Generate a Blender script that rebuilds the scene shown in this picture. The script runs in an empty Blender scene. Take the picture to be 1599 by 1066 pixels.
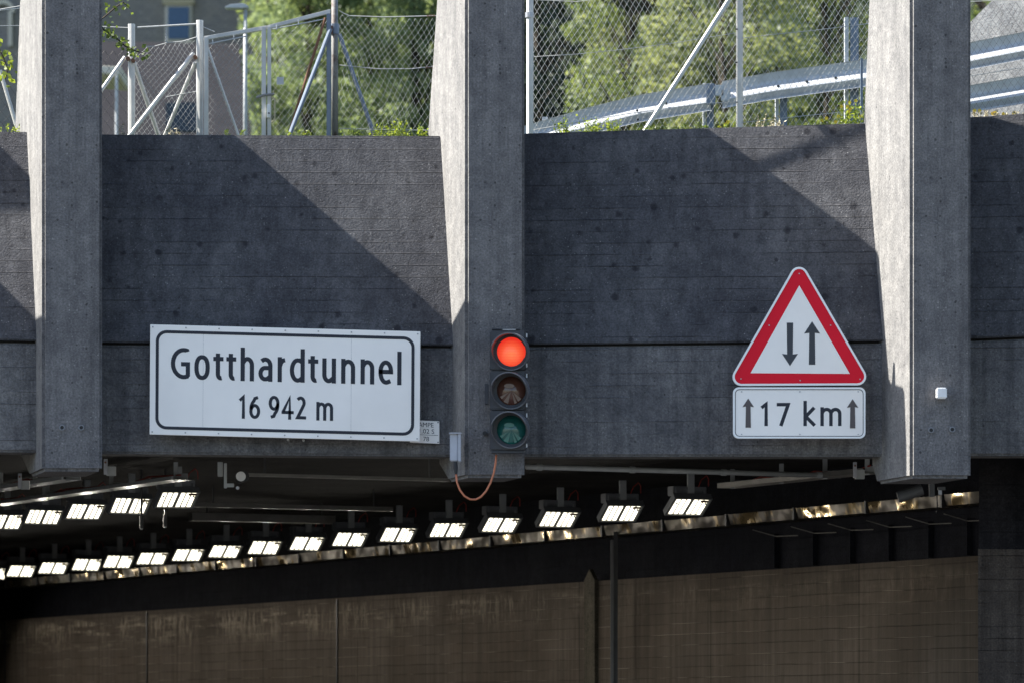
import bpy, bmesh, math, random
from mathutils import Vector, Matrix, noise
R = math.radians
rnd = random.Random(7)
S = bpy.context.scene
COL = S.collection
F = 6800.0            # focal length in photo pixels (1599 wide)
EYE = 2.2
HZ = 1130.0           # pixel row of the eye level
def P(x, y, Y):       # point of the picture at a real distance Y
    return Vector(((x-799.5)*Y/F, Y, EYE+(HZ-y)*Y/F))
# ------------------------------------------------------------------ camera
cd = bpy.data.cameras.new('camera'); cam = bpy.data.objects.new('camera', cd); COL.objects.link(cam)
cd.sensor_width = 36; cd.lens = 36*F/1599; cd.shift_y = (HZ-533)/1599; cd.shift_x = 0
cam.location = (0, 0, EYE); cam.rotation_euler = (R(90), 0, 0)
cd.clip_start = .5; cd.clip_end = 2000
cd.dof.use_dof = True; cd.dof.focus_distance = 42.0; cd.dof.aperture_fstop = 2.8
S.camera = cam
# ------------------------------------------------------------------ light
AZ, EL = 7.0, 46.5   # sun: to the left, a little behind the facade
A_, E_ = R(AZ), R(EL)
sdir = Vector((-math.cos(A_)*math.cos(E_), math.sin(A_)*math.cos(E_), math.sin(E_)))
sl = bpy.data.lights.new('sun', 'SUN'); sl.energy = 3.9; sl.angle = R(.3); sl.color = (1, .95, .87)
so = bpy.data.objects.new('sun', sl); COL.objects.link(so)
so.rotation_euler = sdir.to_track_quat('Z', 'Y').to_euler(); so.location = (-20, 20, 40)
W = bpy.data.worlds.new('World'); S.world = W; W.use_nodes = True
nt = W.node_tree; bg = nt.nodes['Background']
sk = nt.nodes.new('ShaderNodeTexSky'); sk.sky_type = 'NISHITA'; sk.sun_disc = False; sk.ozone_density = 1.6
sk.sun_elevation = E_; sk.sun_rotation = math.atan2(sdir.x, sdir.y)
nt.links.new(sk.outputs[0], bg.inputs[0]); bg.inputs[1].default_value = .061
S.view_settings.view_transform = 'Standard'; S.view_settings.look = 'None'
S.view_settings.gamma = 1; S.view_settings.exposure = 2.1
S.render.engine = 'CYCLES'
try:
    S.cycles.max_bounces = 6; S.cycles.sample_clamp_indirect = 4
except Exception: pass

# ------------------------------------------------------------------ materials
class N:
    def __init__(s, name):
        s.m = bpy.data.materials.new(name); s.m.use_nodes = True; s.t = s.m.node_tree
        s.b = s.t.nodes['Principled BSDF']; s.tc = s.t.nodes.new('ShaderNodeTexCoord')
    def put(s, sock, v):
        if hasattr(v, 'links') or hasattr(v, 'is_linked'): s.t.links.new(v, sock)
        else:
            if isinstance(v, (tuple, list)) and len(v) == 3 and sock.type == 'RGBA': v = (*v, 1)
            sock.default_value = v
    def node(s, t, ins=None, **kw):
        n = s.t.nodes.new(t)
        for k, v in kw.items(): setattr(n, k, v)
        for k, v in (ins or {}).items(): s.put(n.inputs[k], v)
        return n
    def co(s, scale=(1, 1, 1)):
        return s.node('ShaderNodeMapping', {'Vector': s.tc.outputs['Object'], 'Scale': scale}).outputs[0]
    def noise(s, scale, detail=4, rough=.55, stretch=(1, 1, 1)):
        return s.node('ShaderNodeTexNoise', {'Vector': s.co(stretch), 'Scale': scale, 'Detail': detail, 'Roughness': rough}).outputs[0]
    def vor(s, scale, stretch=(1, 1, 1)):
        n = s.node('ShaderNodeTexVoronoi', {'Vector': s.co(stretch), 'Scale': scale}); return n.outputs['Distance'], n.outputs['Color']
    def ramp(s, v, a, b, ca=0., cb=1.):
        n = s.node('ShaderNodeMapRange', {'Value': v, 'From Min': a, 'From Max': b, 'To Min': ca, 'To Max': cb}); return n.outputs[0]
    def math(s, op, a, b=0., c=0.):
        return s.node('ShaderNodeMath', {0: a, 1: b, 2: c}, operation=op).outputs[0]
    def mix(s, f, a, b, mode='MIX'):
        n = s.node('ShaderNodeMix', data_type='RGBA', blend_type=mode)
        s.put(n.inputs[0], f); s.put(n.inputs[6], a); s.put(n.inputs[7], b); return n.outputs[2]
    def bump(s, h, dist=.01, strength=1., prev=None):
        n = s.node('ShaderNodeBump', {'Height': h, 'Distance': dist, 'Strength': strength})
        if prev is not None: s.t.links.new(prev, n.inputs['Normal'])
        return n.outputs[0]
    def fin(s, col=None, rough=.9, metal=0., nrm=None, **kw):
        if col is not None: s.put(s.b.inputs['Base Color'], col)
        s.put(s.b.inputs['Roughness'], rough); s.put(s.b.inputs['Metallic'], metal)
        if nrm is not None: s.t.links.new(nrm, s.b.inputs['Normal'])
        for k, v in kw.items(): s.put(s.b.inputs[k.replace('_', ' ')], v)
        return s.m

def concrete(name, ca, cb, boards=0., specks=.5, blotch=0., streak=.4, fine=.012, spec=.25):
    n = N(name)
    big = n.ramp(n.noise(1.1, 5), .35, .68)
    col = n.mix(big, ca, cb)
    st = n.ramp(n.noise(1, 5, .65, (9, 9, .35)), .42, .66)
    col = n.mix(n.math('MULTIPLY', st, streak), col, (ca[0]*.45, ca[1]*.45, ca[2]*.46))
    gr = n.noise(55, 3, .7)
    med = n.ramp(n.noise(7, 5, .65), .36, .64)
    col = n.mix(n.ramp(gr, .35, .68, 0, 1), n.mix(.30, col, (0, 0, 0)), n.mix(1, col, (1.32, 1.32, 1.32), 'MULTIPLY'))
    col = n.mix(med, n.mix(1, col, (.80, .80, .81), 'MULTIPLY'), n.mix(1, col, (1.14, 1.13, 1.12), 'MULTIPLY'))
    if blotch:
        d, c = n.vor(5.5); w = n.noise(18, 5, .7)
        dd = n.math('ADD', n.math('ADD', d, n.math('MULTIPLY', w, .34)), n.math('MULTIPLY', n.node('ShaderNodeSeparateColor', {0: c}).outputs[1], .16))
        g = n.math('GREATER_THAN', n.node('ShaderNodeSeparateColor', {0: c}).outputs[0], .3)
        col = n.mix(n.math('MULTIPLY', n.math('MULTIPLY', n.ramp(dd, .33, .44, 1, 0), g), blotch), col, (ca[0]*.22, ca[1]*.22, ca[2]*.25))
    d, c = n.vor(46)
    sp = n.node('ShaderNodeSeparateColor', {0: c})
    siz = n.ramp(sp.outputs[1], 0, 1, .12, .34)
    g = n.math('MULTIPLY', n.math('GREATER_THAN', sp.outputs[0], .70), n.math('LESS_THAN', d, siz))
    gate = n.ramp(n.noise(2.3, 4, .6), .40, .62, .15, 1)
    dk = n.mix(sp.outputs[2], (.18, .18, .18), (.46, .455, .44))
    col = n.mix(n.math('MULTIPLY', n.math('MULTIPLY', g, specks), gate), col, dk)
    d2, c2 = n.vor(22)
    s2 = n.node('ShaderNodeSeparateColor', {0: c2})
    pit = n.math('MULTIPLY', n.math('GREATER_THAN', s2.outputs[0], .82), n.math('LESS_THAN', d2, n.ramp(s2.outputs[1], 0, 1, .08, .25)))
    col = n.mix(n.math('MULTIPLY', pit, .6), col, (.02, .02, .02))
    nb = n.bump(gr, fine, .8)
    nb = n.bump(n.math('SUBTRACT', 1, pit), .008, .8, nb)
    if boards:
        z = n.node('ShaderNodeSeparateXYZ', {0: n.tc.outputs['Object']})
        zz = n.math('ADD', z.outputs[2], n.math('MULTIPLY', n.noise(.8, 2), .02))
        k = n.math('DIVIDE', zz, .112)
        fl = n.math('FLOOR', k); fr = n.math('FRACT', k)
        xs = n.math('FLOOR', n.math('DIVIDE', z.outputs[0], 1.9))
        v = n.node('ShaderNodeCombineXYZ', {0: xs, 1: 0., 2: fl}).outputs[0]
        wn = n.node('ShaderNodeTexWhiteNoise', {'Vector': v}, noise_dimensions='3D').outputs['Value']
        edge = n.math('MULTIPLY', n.ramp(n.math('ABSOLUTE', n.math('SUBTRACT', fr, .5)), .45, .5), n.ramp(n.noise(2.2, 3, .6, (.6, 1, 3)), .42, .6))
        h = n.math('ADD', n.math('MULTIPLY', wn, .6), n.math('MULTIPLY', edge, 1.1))
        nb = n.bump(h, .015*boards, 1., nb)
        col = n.mix(n.math('MULTIPLY', edge, .16*boards), col, (.03, .03, .03))
        col = n.mix(n.math('MULTIPLY', wn, .12), col, (ca[0]*.6, ca[1]*.6, ca[2]*.6))
    return n.fin(col, .95, 0, nb, Specular_IOR_Level=spec)

def plain(name, c, rough=.5, metal=0., var=.25, scale=12, bump=.002, **kw):
    n = N(name)
    f = n.ramp(n.noise(scale, 5), .35, .7)
    col = n.mix(n.math('MULTIPLY', f, var), c, tuple(v*.45 for v in c))
    return n.fin(col, rough, metal, n.bump(n.noise(scale*6, 3), bump, .6), **kw)
def emit(name, c, s):
    n = N(name); return n.fin((0.02, .02, .02), .4, 0, None, Emission_Color=c, Emission_Strength=s)

M = {}
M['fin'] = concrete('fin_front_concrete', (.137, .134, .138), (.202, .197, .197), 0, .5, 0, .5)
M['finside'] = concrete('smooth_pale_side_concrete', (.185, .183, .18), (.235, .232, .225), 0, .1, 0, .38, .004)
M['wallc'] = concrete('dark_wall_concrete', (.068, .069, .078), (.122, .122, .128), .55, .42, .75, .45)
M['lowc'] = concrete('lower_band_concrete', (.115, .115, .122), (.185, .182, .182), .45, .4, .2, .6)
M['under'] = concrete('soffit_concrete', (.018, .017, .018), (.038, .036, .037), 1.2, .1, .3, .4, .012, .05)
M['retain'] = concrete('pale_concrete', (.42, .40, .37), (.55, .53, .5), 0, .3, 0, .5)
M['galv'] = plain('galvanised_steel', (.46, .48, .50), .55, .15, .35, 9)
M['galv_paint'] = plain('grey_painted_steel', (.40, .42, .43), .55, .1, .45, 5)
M['post'] = plain('white_painted_post', (.60, .595, .57), .5, .05, .4, 5)
M['bluegrey'] = plain('blue_grey_steel', (.16, .20, .26), .5, .2, .3, 6)
M['rust'] = plain('rusty_steel', (.20, .10, .06), .85, .1, .6, 8)
n = N('weathered_post'); f_ = n.ramp(n.noise(5, 5, .7, (1, 1, .6)), .5, .62)
M['patchy'] = n.fin(n.mix(f_, (.22, .22, .215), (.08, .05, .04)), .7, .1)
M['wire'] = plain('fence_wire', (.40, .41, .41), .7, .1, .3, 20)
M['wiredark'] = plain('dark_fence_wire', (.07, .065, .065), .6, .3, .3, 20)
M['signwhite'] = plain('sign_white', (.90, .87, .83), .4, 0, .12, 2.5, .0004, Specular_IOR_Level=.3)
M['signedge'] = plain('sign_rim', (.78, .79, .81), .3, .25, .1, 6, .0005)
M['ink'] = plain('sign_ink', (.010, .014, .026), .6, 0, .15, 5, .0004)
M['inkgrey'] = plain('sign_ink_grey', (.04, .045, .055), .6, 0, .15, 5, .0004)
M['red'] = plain('sign_red', (.72, .010, .03), .45, 0, .12, 4, .0004, Specular_IOR_Level=.15)
M['bolt'] = plain('bolt_steel', (.42, .42, .43), .4, .7, .3, 40)
M['tlblack'] = plain('signal_housing_plastic', (.032, .034, .042), .5, 0, .35, 14, .001)
M['visor'] = plain('visor_plastic', (.12, .125, .145), .4, 0, .3, 14, .0008)
M['box'] = plain('junction_box_plastic', (.42, .44, .49), .5, 0, .2, 10)
M['blk'] = plain('black_rubber', (.015, .015, .017), .6)
M['orange'] = plain('orange_cable', (.5, .17, .085), .5, 0, .2, 15)
M['redcable'] = plain('red_cable', (.35, .04, .03), .5, 0, .2, 15)
M['lamphouse'] = plain('lamp_housing', (.20, .21, .23), .5, .3, .3, 8)
M['dirtysteel'] = plain('dirty_tray_steel', (.26, .25, .235), .5, .5, .5, 4)
M['darksteel'] = plain('dark_bracket_steel', (.09, .09, .095), .6, .4, .4, 8)
M['glow'] = emit('led_strip', (1, .93, .70), .95)
M['white'] = plain('white_plastic', (.82, .82, .82), .4)
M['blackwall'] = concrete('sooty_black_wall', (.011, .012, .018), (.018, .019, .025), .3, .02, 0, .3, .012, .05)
M['blue'] = plain('blue_shutter_paint', (.07, .13, .24), .6, 0, .3, 6)
M['asphalt'] = plain('asphalt', (.055, .055, .058), .9, 0, .4, 3, .01)
M['bark'] = plain('bark', (.05, .04, .03), .95, 0, .5, 6, .02)
M['cream'] = plain('cream_render', (.62, .58, .5), .9, 0, .2, 2)
M['roof'] = plain('slate_roof', (.022, .022, .026), .95, 0, .4, 2, .002, Specular_IOR_Level=.1)
def lens_mat(name, c, em=0):
    n = N(name)
    z = n.node('ShaderNodeSeparateXYZ', {0: n.tc.outputs['Object']})
    w = n.math('FRACT', n.math('MULTIPLY', z.outputs[2], 70.))
    line = n.math('LESS_THAN', w, .28)
    if em:
        g = n.node('ShaderNodeSeparateXYZ', {0: n.tc.outputs['Generated']})
        dx = n.math('SUBTRACT', g.outputs[0], .5); dz = n.math('SUBTRACT', g.outputs[2], .42)
        rr = n.math('SQRT', n.math('ADD', n.math('MULTIPLY', dx, dx), n.math('MULTIPLY', dz, dz)))
        hot = n.ramp(rr, .05, .5, 1, 0)
        base = n.mix(hot, (c[0]*.72, c[1]*.35, c[2]*.6), (c[0], .20, .07))
        col = n.mix(n.math('MULTIPLY', line, .6), base, (c[0]*.6, c[1]*.3, c[2]*.3))
        return n.fin((.3, .02, .01), .25, 0, None, Emission_Color=col, Emission_Strength=em)
    return n.fin(c, .16, 0, n.bump(n.noise(60, 2), .002, .5), Coat_Weight=.6)
M['lens_red'] = lens_mat('lens_red_lit', (1, .085, .03), .26)
M['lens_amber'] = lens_mat('lens_amber_off', (.11, .045, .03))
M['lens_green'] = lens_mat('lens_green_off', (.01, .12, .11))
M['facet_amber'] = plain('facet_reflection_warm', (.17, .12, .10), .3, .3)
M['facet_green'] = plain('facet_reflection_green', (.06, .17, .15), .3, .3)
def leaf(name, a, b, tr=.45):
    n = N(name)
    oi = n.noise(1.3, 3); g = n.node('ShaderNodeNewGeometry')
    f = n.math('ADD', n.math('MULTIPLY', n.ramp(oi, .35, .65), .55), n.math('MULTIPLY', g.outputs['Random Per Island'], .45))
    col = n.mix(f, a, b)
    n.fin(col, .5)
    t = n.node('ShaderNodeBsdfTranslucent'); n.put(t.inputs[0], n.mix(.5, col, (min(1, b[0]*2), b[1]*1.8, b[2])))
    mx = n.node('ShaderNodeMixShader'); mx.inputs[0].default_value = tr
    n.t.links.new(n.b.outputs[0], mx.inputs[1]); n.t.links.new(t.outputs[0], mx.inputs[2])
    n.t.links.new(mx.outputs[0], n.t.nodes['Material Output'].inputs[0]); return n.m
M['leaf_con'] = leaf('conifer_needles', (.08, .125, .06), (.23, .30, .16))  # greyed a little: pale haze is mixed into the needle colour
M['leaf_mid'] = leaf('broad_leaves', (.05, .08, .03), (.18, .235, .09))
M['leaf_pale'] = leaf('pale_leaves', (.09, .13, .055), (.26, .30, .16))
M['leaf_dark'] = leaf('dark_shaded_leaves', (.016, .030, .026), (.040, .065, .040), .25)  # shade on the trees right of the middle pillar is put into this colour
M['leaf_yel'] = leaf('yellow_green_leaves', (.09, .15, .02), (.24, .30, .05), .55)
M['leaf_twig'] = leaf('twig_leaves', (.03, .065, .015), (.12, .17, .04))
M['flower'] = plain('yellow_petal', (.85, .60, .04), .6)
M['dry'] = plain('dry_stalk', (.45, .40, .28), .9)
# hillside
n = N('hill_scrub'); f_ = n.ramp(n.noise(.35, 8, .7), .38, .62)
M['hill'] = n.fin(n.mix(f_, (.008, .018, .008), (.04, .06, .02)), .95, 0, n.bump(n.noise(.9, 6, .7), .8, 1))
n = N('soil_grass'); f_ = n.ramp(n.noise(3, 6, .7), .4, .6)
M['soil'] = n.fin(n.mix(f_, (.07, .08, .06), (.11, .10, .09)), .95, 0, n.bump(n.noise(9, 5, .7), .05, 1))
# stone building
n = N('stone_masonry')
bk = n.node('ShaderNodeTexBrick', {'Vector': n.node('ShaderNodeMapping', {'Vector': n.tc.outputs['Object'], 'Rotation': (R(90), 0, 0)}).outputs[0], 'Color1': (.27, .26, .25, 1), 'Color2': (.19, .185, .19, 1), 'Mortar': (.14, .135, .13, 1), 'Scale': 1.6, 'Mortar Size': .03})
M['stone'] = n.fin(n.mix(n.ramp(n.noise(.8, 4), .4, .6, 0, .5), bk.outputs[0], (.22, .20, .17)), .95)
# tunnel panel wall: boards, panel joints, pale streaks near the top
n = N('tunnel_panel_concrete')
z = n.node('ShaderNodeSeparateXYZ', {0: n.tc.outputs['Object']})
kz = n.math('DIVIDE', n.math('ADD', z.outputs[2], n.math('MULTIPLY', n.noise(.5, 2), .03)), .125)
fz = n.math('FRACT', kz)
px = n.math('DIVIDE', z.outputs[0], 1.45); cell = n.math('FLOOR', px)
wn = n.node('ShaderNodeTexWhiteNoise', {'Vector': n.node('ShaderNodeCombineXYZ', {0: cell, 1: 0., 2: n.math('FLOOR', kz)}).outputs[0]}, noise_dimensions='3D').outputs['Value']
col = n.mix(n.ramp(n.noise(.9, 5), .35, .65), (.120, .095, .074), (.175, .145, .120))
col = n.mix(n.math('MULTIPLY', wn, .45), col, (.10, .085, .07))
stn = n.ramp(n.noise(1, 6, .7, (14, 14, .5)), .40, .62)
col = n.mix(n.math('MULTIPLY', stn, .55), col, (.07, .06, .05))
ln = n.ramp(n.math('ABSOLUTE', n.math('SUBTRACT', fz, .5)), .44, .5)
lnm = n.noise(1.2, 3, .6, (1, 1, 5))
col = n.mix(n.math('MULTIPLY', ln, n.ramp(lnm, .45, .58, 0, .5)), col, (.015, .013, .012))
col = n.mix(n.math('MULTIPLY', ln, n.ramp(lnm, .50, .40, 0, .5)), col, (.38, .33, .27))
fx = n.math('FRACT', px)
vl = n.ramp(n.math('ABSOLUTE', n.math('SUBTRACT', fx, .5)), .493, .5)
col = n.mix(n.math('MULTIPLY', vl, .5), col, (.01, .01, .01))
top = n.ramp(z.outputs[2], 3.30, 3.72)      # salt streaks just under the upper band
top2 = n.ramp(z.outputs[2], 3.88, 3.76)
sv = n.math('MULTIPLY', n.ramp(n.noise(1, 6, .8, (9, 9, 2.2)), .48, .60), n.ramp(n.noise(1.1, 3), .42, .58))
far = n.ramp(z.outputs[0], -10, -5.0, 1, .2)
hb = n.math('MULTIPLY', n.ramp(n.noise(1, 4, .6, (.7, .7, 9)), .52, .62), n.ramp(n.noise(1, 5, .8, (12, 12, 3)), .40, .58))
sv = n.math('MAXIMUM', sv, hb)
salt = n.math('MULTIPLY', n.math('MULTIPLY', n.math('MULTIPLY', top, top2), sv), far)
col = n.mix(n.math('MULTIPLY', salt, .85), col, (.50, .43, .34))
near = n.ramp(z.outputs[0], -9, 1.5, .1, .62)     # exhaust soot, with dimmer light painted in towards the mouth and top edge
soot_dim = n.ramp(n.math('ADD', z.outputs[2], n.math('MULTIPLY', n.noise(1.3, 5, .65, (1, 1, .6)), 1.6)), 3.6, 4.8, .25, 1)
col = n.mix(n.math('MULTIPLY', near, soot_dim), col, (.018, .016, .015))
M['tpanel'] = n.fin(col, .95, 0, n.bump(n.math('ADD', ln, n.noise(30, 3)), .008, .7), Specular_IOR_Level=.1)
# shiny crumpled sheet of the cable duct; gold patches paint in lamp reflections
n = N('crumpled_metal_sheet')
hh = n.noise(1.7, 2, .5, (1, 1, 1.2))
pol = n.ramp(n.noise(2.6, 3, .6, (1, 1, .6)), .52, .60)
M['sheet'] = n.fin(n.mix(pol, n.mix(n.ramp(n.noise(2, 4), .4, .6), (.15, .135, .11), (.09, .08, .07)), (.48, .35, .17)), n.ramp(pol, 0, 1, .55, .2), .85, n.bump(hh, .2, 1))

# ------------------------------------------------------------------ builders
def tag(o, label=None, cat=None, group=None, kind=None):
    if label: o['label'] = label
    if cat: o['category'] = cat
    if group: o['group'] = group
    if kind: o['kind'] = kind
    return o
class MB:
    def __init__(s): s.v = []; s.f = []
    def add(s, vs, fs):
        k = len(s.v); s.v += [Vector(v) for v in vs]; s.f += [tuple(i+k for i in f) for f in fs]; return s
    def hexa(s, a, b):     # two quads, matching order
        return s.add(list(a)+list(b), [(0, 1, 2, 3), (7, 6, 5, 4), (0, 4, 5, 1), (1, 5, 6, 2), (2, 6, 7, 3), (3, 7, 4, 0)])
    def box(s, c, sz, rot=None):
        hx, hy, hz = sz[0]/2, sz[1]/2, sz[2]/2
        q = [Vector((x, y, z)) for y in (-hy, hy) for x, z in ((-hx, -hz), (hx, -hz), (hx, hz), (-hx, hz))]
        if rot is not None: q = [rot @ v for v in q]
        c = Vector(c); q = [v+c for v in q]; return s.hexa(q[:4], q[4:])
    def prism(s, poly, dvec):    # polygon of 3d points, extruded
        n_ = len(poly); d = Vector(dvec); a = [Vector(p) for p in poly]; b = [p+d for p in a]
        return s.add(a+b, [tuple(range(n_)), tuple(range(2*n_-1, n_-1, -1))]+[(i, (i+1) % n_+0, (i+1) % n_+n_, i+n_) for i in range(n_)])
    def tube(s, pts, r, seg=8, caps=True):
        pts = [Vector(p) for p in pts]; rings = []; k0 = len(s.v); up = None
        for i, p in enumerate(pts):
            d = (pts[min(i+1, len(pts)-1)]-pts[max(i-1, 0)]).normalized()
            if up is None or abs(up.dot(d)) > .95:
                up = Vector((0, 0, 1)) if abs(d.z) < .9 else Vector((0, 1, 0))
            a = d.cross(up).normalized(); b = a.cross(d).normalized(); up = b
            rr = r[i] if isinstance(r, (list, tuple)) else r
            for j in range(seg):
                t = 2*math.pi*j/seg; s.v.append(p+a*math.cos(t)*rr+b*math.sin(t)*rr)
        for i in range(len(pts)-1):
            for j in range(seg):
                s.f.append((k0+i*seg+j, k0+i*seg+(j+1) % seg, k0+(i+1)*seg+(j+1) % seg, k0+(i+1)*seg+j))
        if caps:
            s.f.append(tuple(k0+j for j in range(seg))[::-1]); e = k0+(len(pts)-1)*seg; s.f.append(tuple(e+j for j in range(seg)))
        return s
    def cyl(s, c, r, d, h, seg=24):     # cylinder centred c along unit d
        d = Vector(d).normalized(); c = Vector(c); return s.tube([c-d*h/2, c+d*h/2], r, seg)
    def lathe(s, o, axis, prof, seg=32, a0=0, a1=360, upv=(0, 0, 1)):
        axis = Vector(axis).normalized(); u = Vector(upv)-axis*Vector(upv).dot(axis); u.normalize(); w = axis.cross(u)
        k = len(s.v); full = abs(a1-a0) >= 360; m = seg if full else seg+1; o = Vector(o)
        for (r, h) in prof:
            for j in range(m):
                t = R(a0+(a1-a0)*j/seg); s.v.append(o+axis*h+(u*math.cos(t)+w*math.sin(t))*r)
        for i in range(len(prof)-1):
            for j in range(seg):
                s.f.append((k+i*m+j, k+i*m+(j+1) % m, k+(i+1)*m+(j+1) % m, k+(i+1)*m+j))
        return s
    def build(s, name, mat, parent=None, loc=None, bevel=0, smooth=False, keep=False):
        me = bpy.data.meshes.new(name)
        o = bpy.data.objects.new(name, me); COL.objects.link(o)
        if parent is not None: off = parent['_o'] if '_o' in parent else (0, 0, 0)
        elif loc is not None: off = loc
        else: off = (0, 0, 0)
        off = Vector(off)
        me.from_pydata([v-off for v in s.v], [], s.f)
        if not keep:
            bm = bmesh.new(); bm.from_mesh(me); bmesh.ops.recalc_face_normals(bm, faces=bm.faces)
            if bevel: bmesh.ops.bevel(bm, geom=[e for e in bm.edges if e.calc_face_angle(0) > .5], offset=bevel, segments=2, affect='EDGES', clamp_overlap=True)
            bm.to_mesh(me); bm.free()
        if smooth: me.polygons.foreach_set('use_smooth', [True]*len(me.polygons))
        me.materials.append(mat); o['_o'] = tuple(off)
        if parent is not None: o.parent = parent
        else: o.location = off
        return o
def thing(name, loc, label, cat, group=None):
    o = bpy.data.objects.new(name, None); COL.objects.link(o); o.location = loc; o['_o'] = tuple(loc)
    o.empty_display_size = .2
    return tag(o, label, cat, group)

# ------------------------------------------------------------------ ground and hills (structure)
TOPS = [(-900, 200), (160, 211), (690, 213), (820, 210), (1110, 203), (1350, 193), (1517, 184), (1599, 180), (2300, 140)]
def ytop(x):
    if x <= TOPS[0][0]: return TOPS[0][1]
    for (a, ya), (b, yb) in zip(TOPS, TOPS[1:]):
        if x <= b: return ya+(yb-ya)*(x-a)/(b-a)
    return TOPS[-1][1]
mb = MB(); mb.add([(-400, -60, 0), (400, -60, 0), (400, 600, 0), (-400, 600, 0)], [(0, 1, 2, 3)])
tag(mb.build('ground', M['soil']), kind='structure')
mb = MB(); mb.add([(-9, -55, .006), (6.5, -55, .006), (6.5, 42, .006), (-21, 90, .006), (-36, 90, .006), (-11, 40, .006)], [(0, 1, 2, 3, 4, 5)])
tag(mb.build('road', M['asphalt']), kind='structure')
def terr(X, Y):
    px = 799.5+X*F/Y
    yy = ytop(max(-900, min(2300, px)))
    base = EYE+(HZ-yy-9)*min(Y, 48)/F
    z = base
    if Y > 48: z += (Y-48)*.05
    # wooded hillside behind, low on the left where the houses stand
    hs = max(0, min(1, (X+Y*.062+3)/8)); hs = hs*hs*(3-2*hs)
    if Y > 140: z += hs*(Y-140)*.62
    if Y > 60: z += noise.noise(Vector((X*.08, Y*.08, 0)))*1.0
    return z
vs = []; fs = []
xs = [-90+i*1.5 for i in range(121)]
ys = [41.17, 41.6, 42.2, 43, 44, 45, 46, 47, 48, 50, 53, 57, 62, 68]+[75+i*5 for i in range(36)]
for Y in ys:
    for X in xs: vs.append((X, Y, terr(X, Y)))
m_ = len(xs)
for j in range(len(ys)-1):
    for i in range(m_-1): fs.append((j*m_+i, j*m_+i+1, (j+1)*m_+i+1, (j+1)*m_+i))
mb = MB(); mb.add(vs, fs); tag(mb.build('hillside', M['hill'], smooth=True, keep=True), kind='structure')

# ------------------------------------------------------------------ portal: fins
SK = .24
def cast(px_, y, Y, fx, Y0=40.):     # where the sun ray through a wall point crosses the right face of a pillar
    p = P(px_, y, Y); d = Y-Y0
    for _ in range(20):
        X1 = (fx-799.5)*Y0/F-SK*d; k = (p.x-X1)/abs(sdir.x); d = p.y+sdir.y*k-Y0
    return d, p.z+sdir.z*k
def zpx(y, Y=40.): return EYE+(HZ-y)*Y/F
def fin(x0, x1, Y0, prof, label, bev=.028, bot=746):
    # prof: list of (depth, px row) from bottom back round to the top, closed along the front
    w = (x1-x0)*Y0/F; X0 = (x0-799.5)*Y0/F
    zb = zpx(bot, Y0); c = .035
    poly = [(d, (y if isinstance(y, complex) else zpx(y, Y0+d if d > 1.1 and 0 <= y < 300 else Y0))) for d, y in prof]
    poly = [(d, z.imag if isinstance(z, complex) else z) for d, z in poly]
    pts = poly
    mb = MB(); L = []; Rr = []
    for d, z in pts:
        L.append(Vector((X0-SK*d-(0 if d > .001 else 0), Y0+d, z))); Rr.append(Vector((X0+w-SK*d, Y0+d, z)))
    n_ = len(pts)
    mb.add(L+Rr, [tuple(range(n_)), tuple(range(2*n_-1, n_-1, -1))]+[(i, (i+1) % n_, (i+1) % n_+n_, i+n_) for i in range(n_)])
    loc = (X0+w/2, Y0, zb)
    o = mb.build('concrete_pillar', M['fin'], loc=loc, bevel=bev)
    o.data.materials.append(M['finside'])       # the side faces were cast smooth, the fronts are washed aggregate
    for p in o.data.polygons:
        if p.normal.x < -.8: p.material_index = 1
    return tag(o, label, 'pillar', 'concrete portal pillars')
G = 'concrete portal pillars'
fin(-699, -610, 40, [(0, 738), (1.2, 738), (1.7, 700), (2.0, 207), (2.0, -500), (1.38, -490), (1.2, -255), (0, -250)], 'concrete pillar standing out of view beyond the left bay')  # unseen top raised and deepened to keep the left bay in shade
ca1, cb1 = cast(372, 212, 41.03, 160); ca2, cb2 = cast(700, 497, 40.57, 160); ca3, cb3 = cast(726, 462, 40.02, 160)  # unseen pillar tops take the shape that casts the bay shadow edges
cc1, cd1 = cast(1110, 203, 40.84, 820); cc2, cd2 = cast(1362, 380, 40.40, 820)
fin1 = fin(66, 160, 40, [(0, 735), (.9, 735), (1.5, 700), (2.0, 207), (1.62, 0), (ca1, complex(0, cb1)), (ca2, complex(0, cb2)), (ca3, complex(0, cb3)), (0, complex(0, cb3+.02))], 'leftmost grey concrete pillar with two bolt holes near its foot')
fin2 = fin(727, 820, 40, [(0, 745), (.7, 745), (1.1, 715), (1.575, 207), (1.19, 0), (cc1, complex(0, cd1)), (cc2, complex(0, cd2)), (cc2-.1, complex(0, cd2-.05)), (.42, -30), (0, -16)], 'middle concrete pillar that carries the red traffic light')
fin3 = fin(1422, 1517, 39.4, [(0, 746), (.95, 746), (1.1, 715), (1.35, 207), (1.18, 0), (.98, -120), (.3, -205), (0, -230)], 'right concrete pillar with a white square block on its front')
fin(2125, 2216, 39, [(0, 746), (.95, 746), (1.1, 715), (1.35, 207), (1.18, 0), (.98, -120), (.3, -205), (0, -230)], 'concrete pillar standing out of view beyond the right bay')
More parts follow.
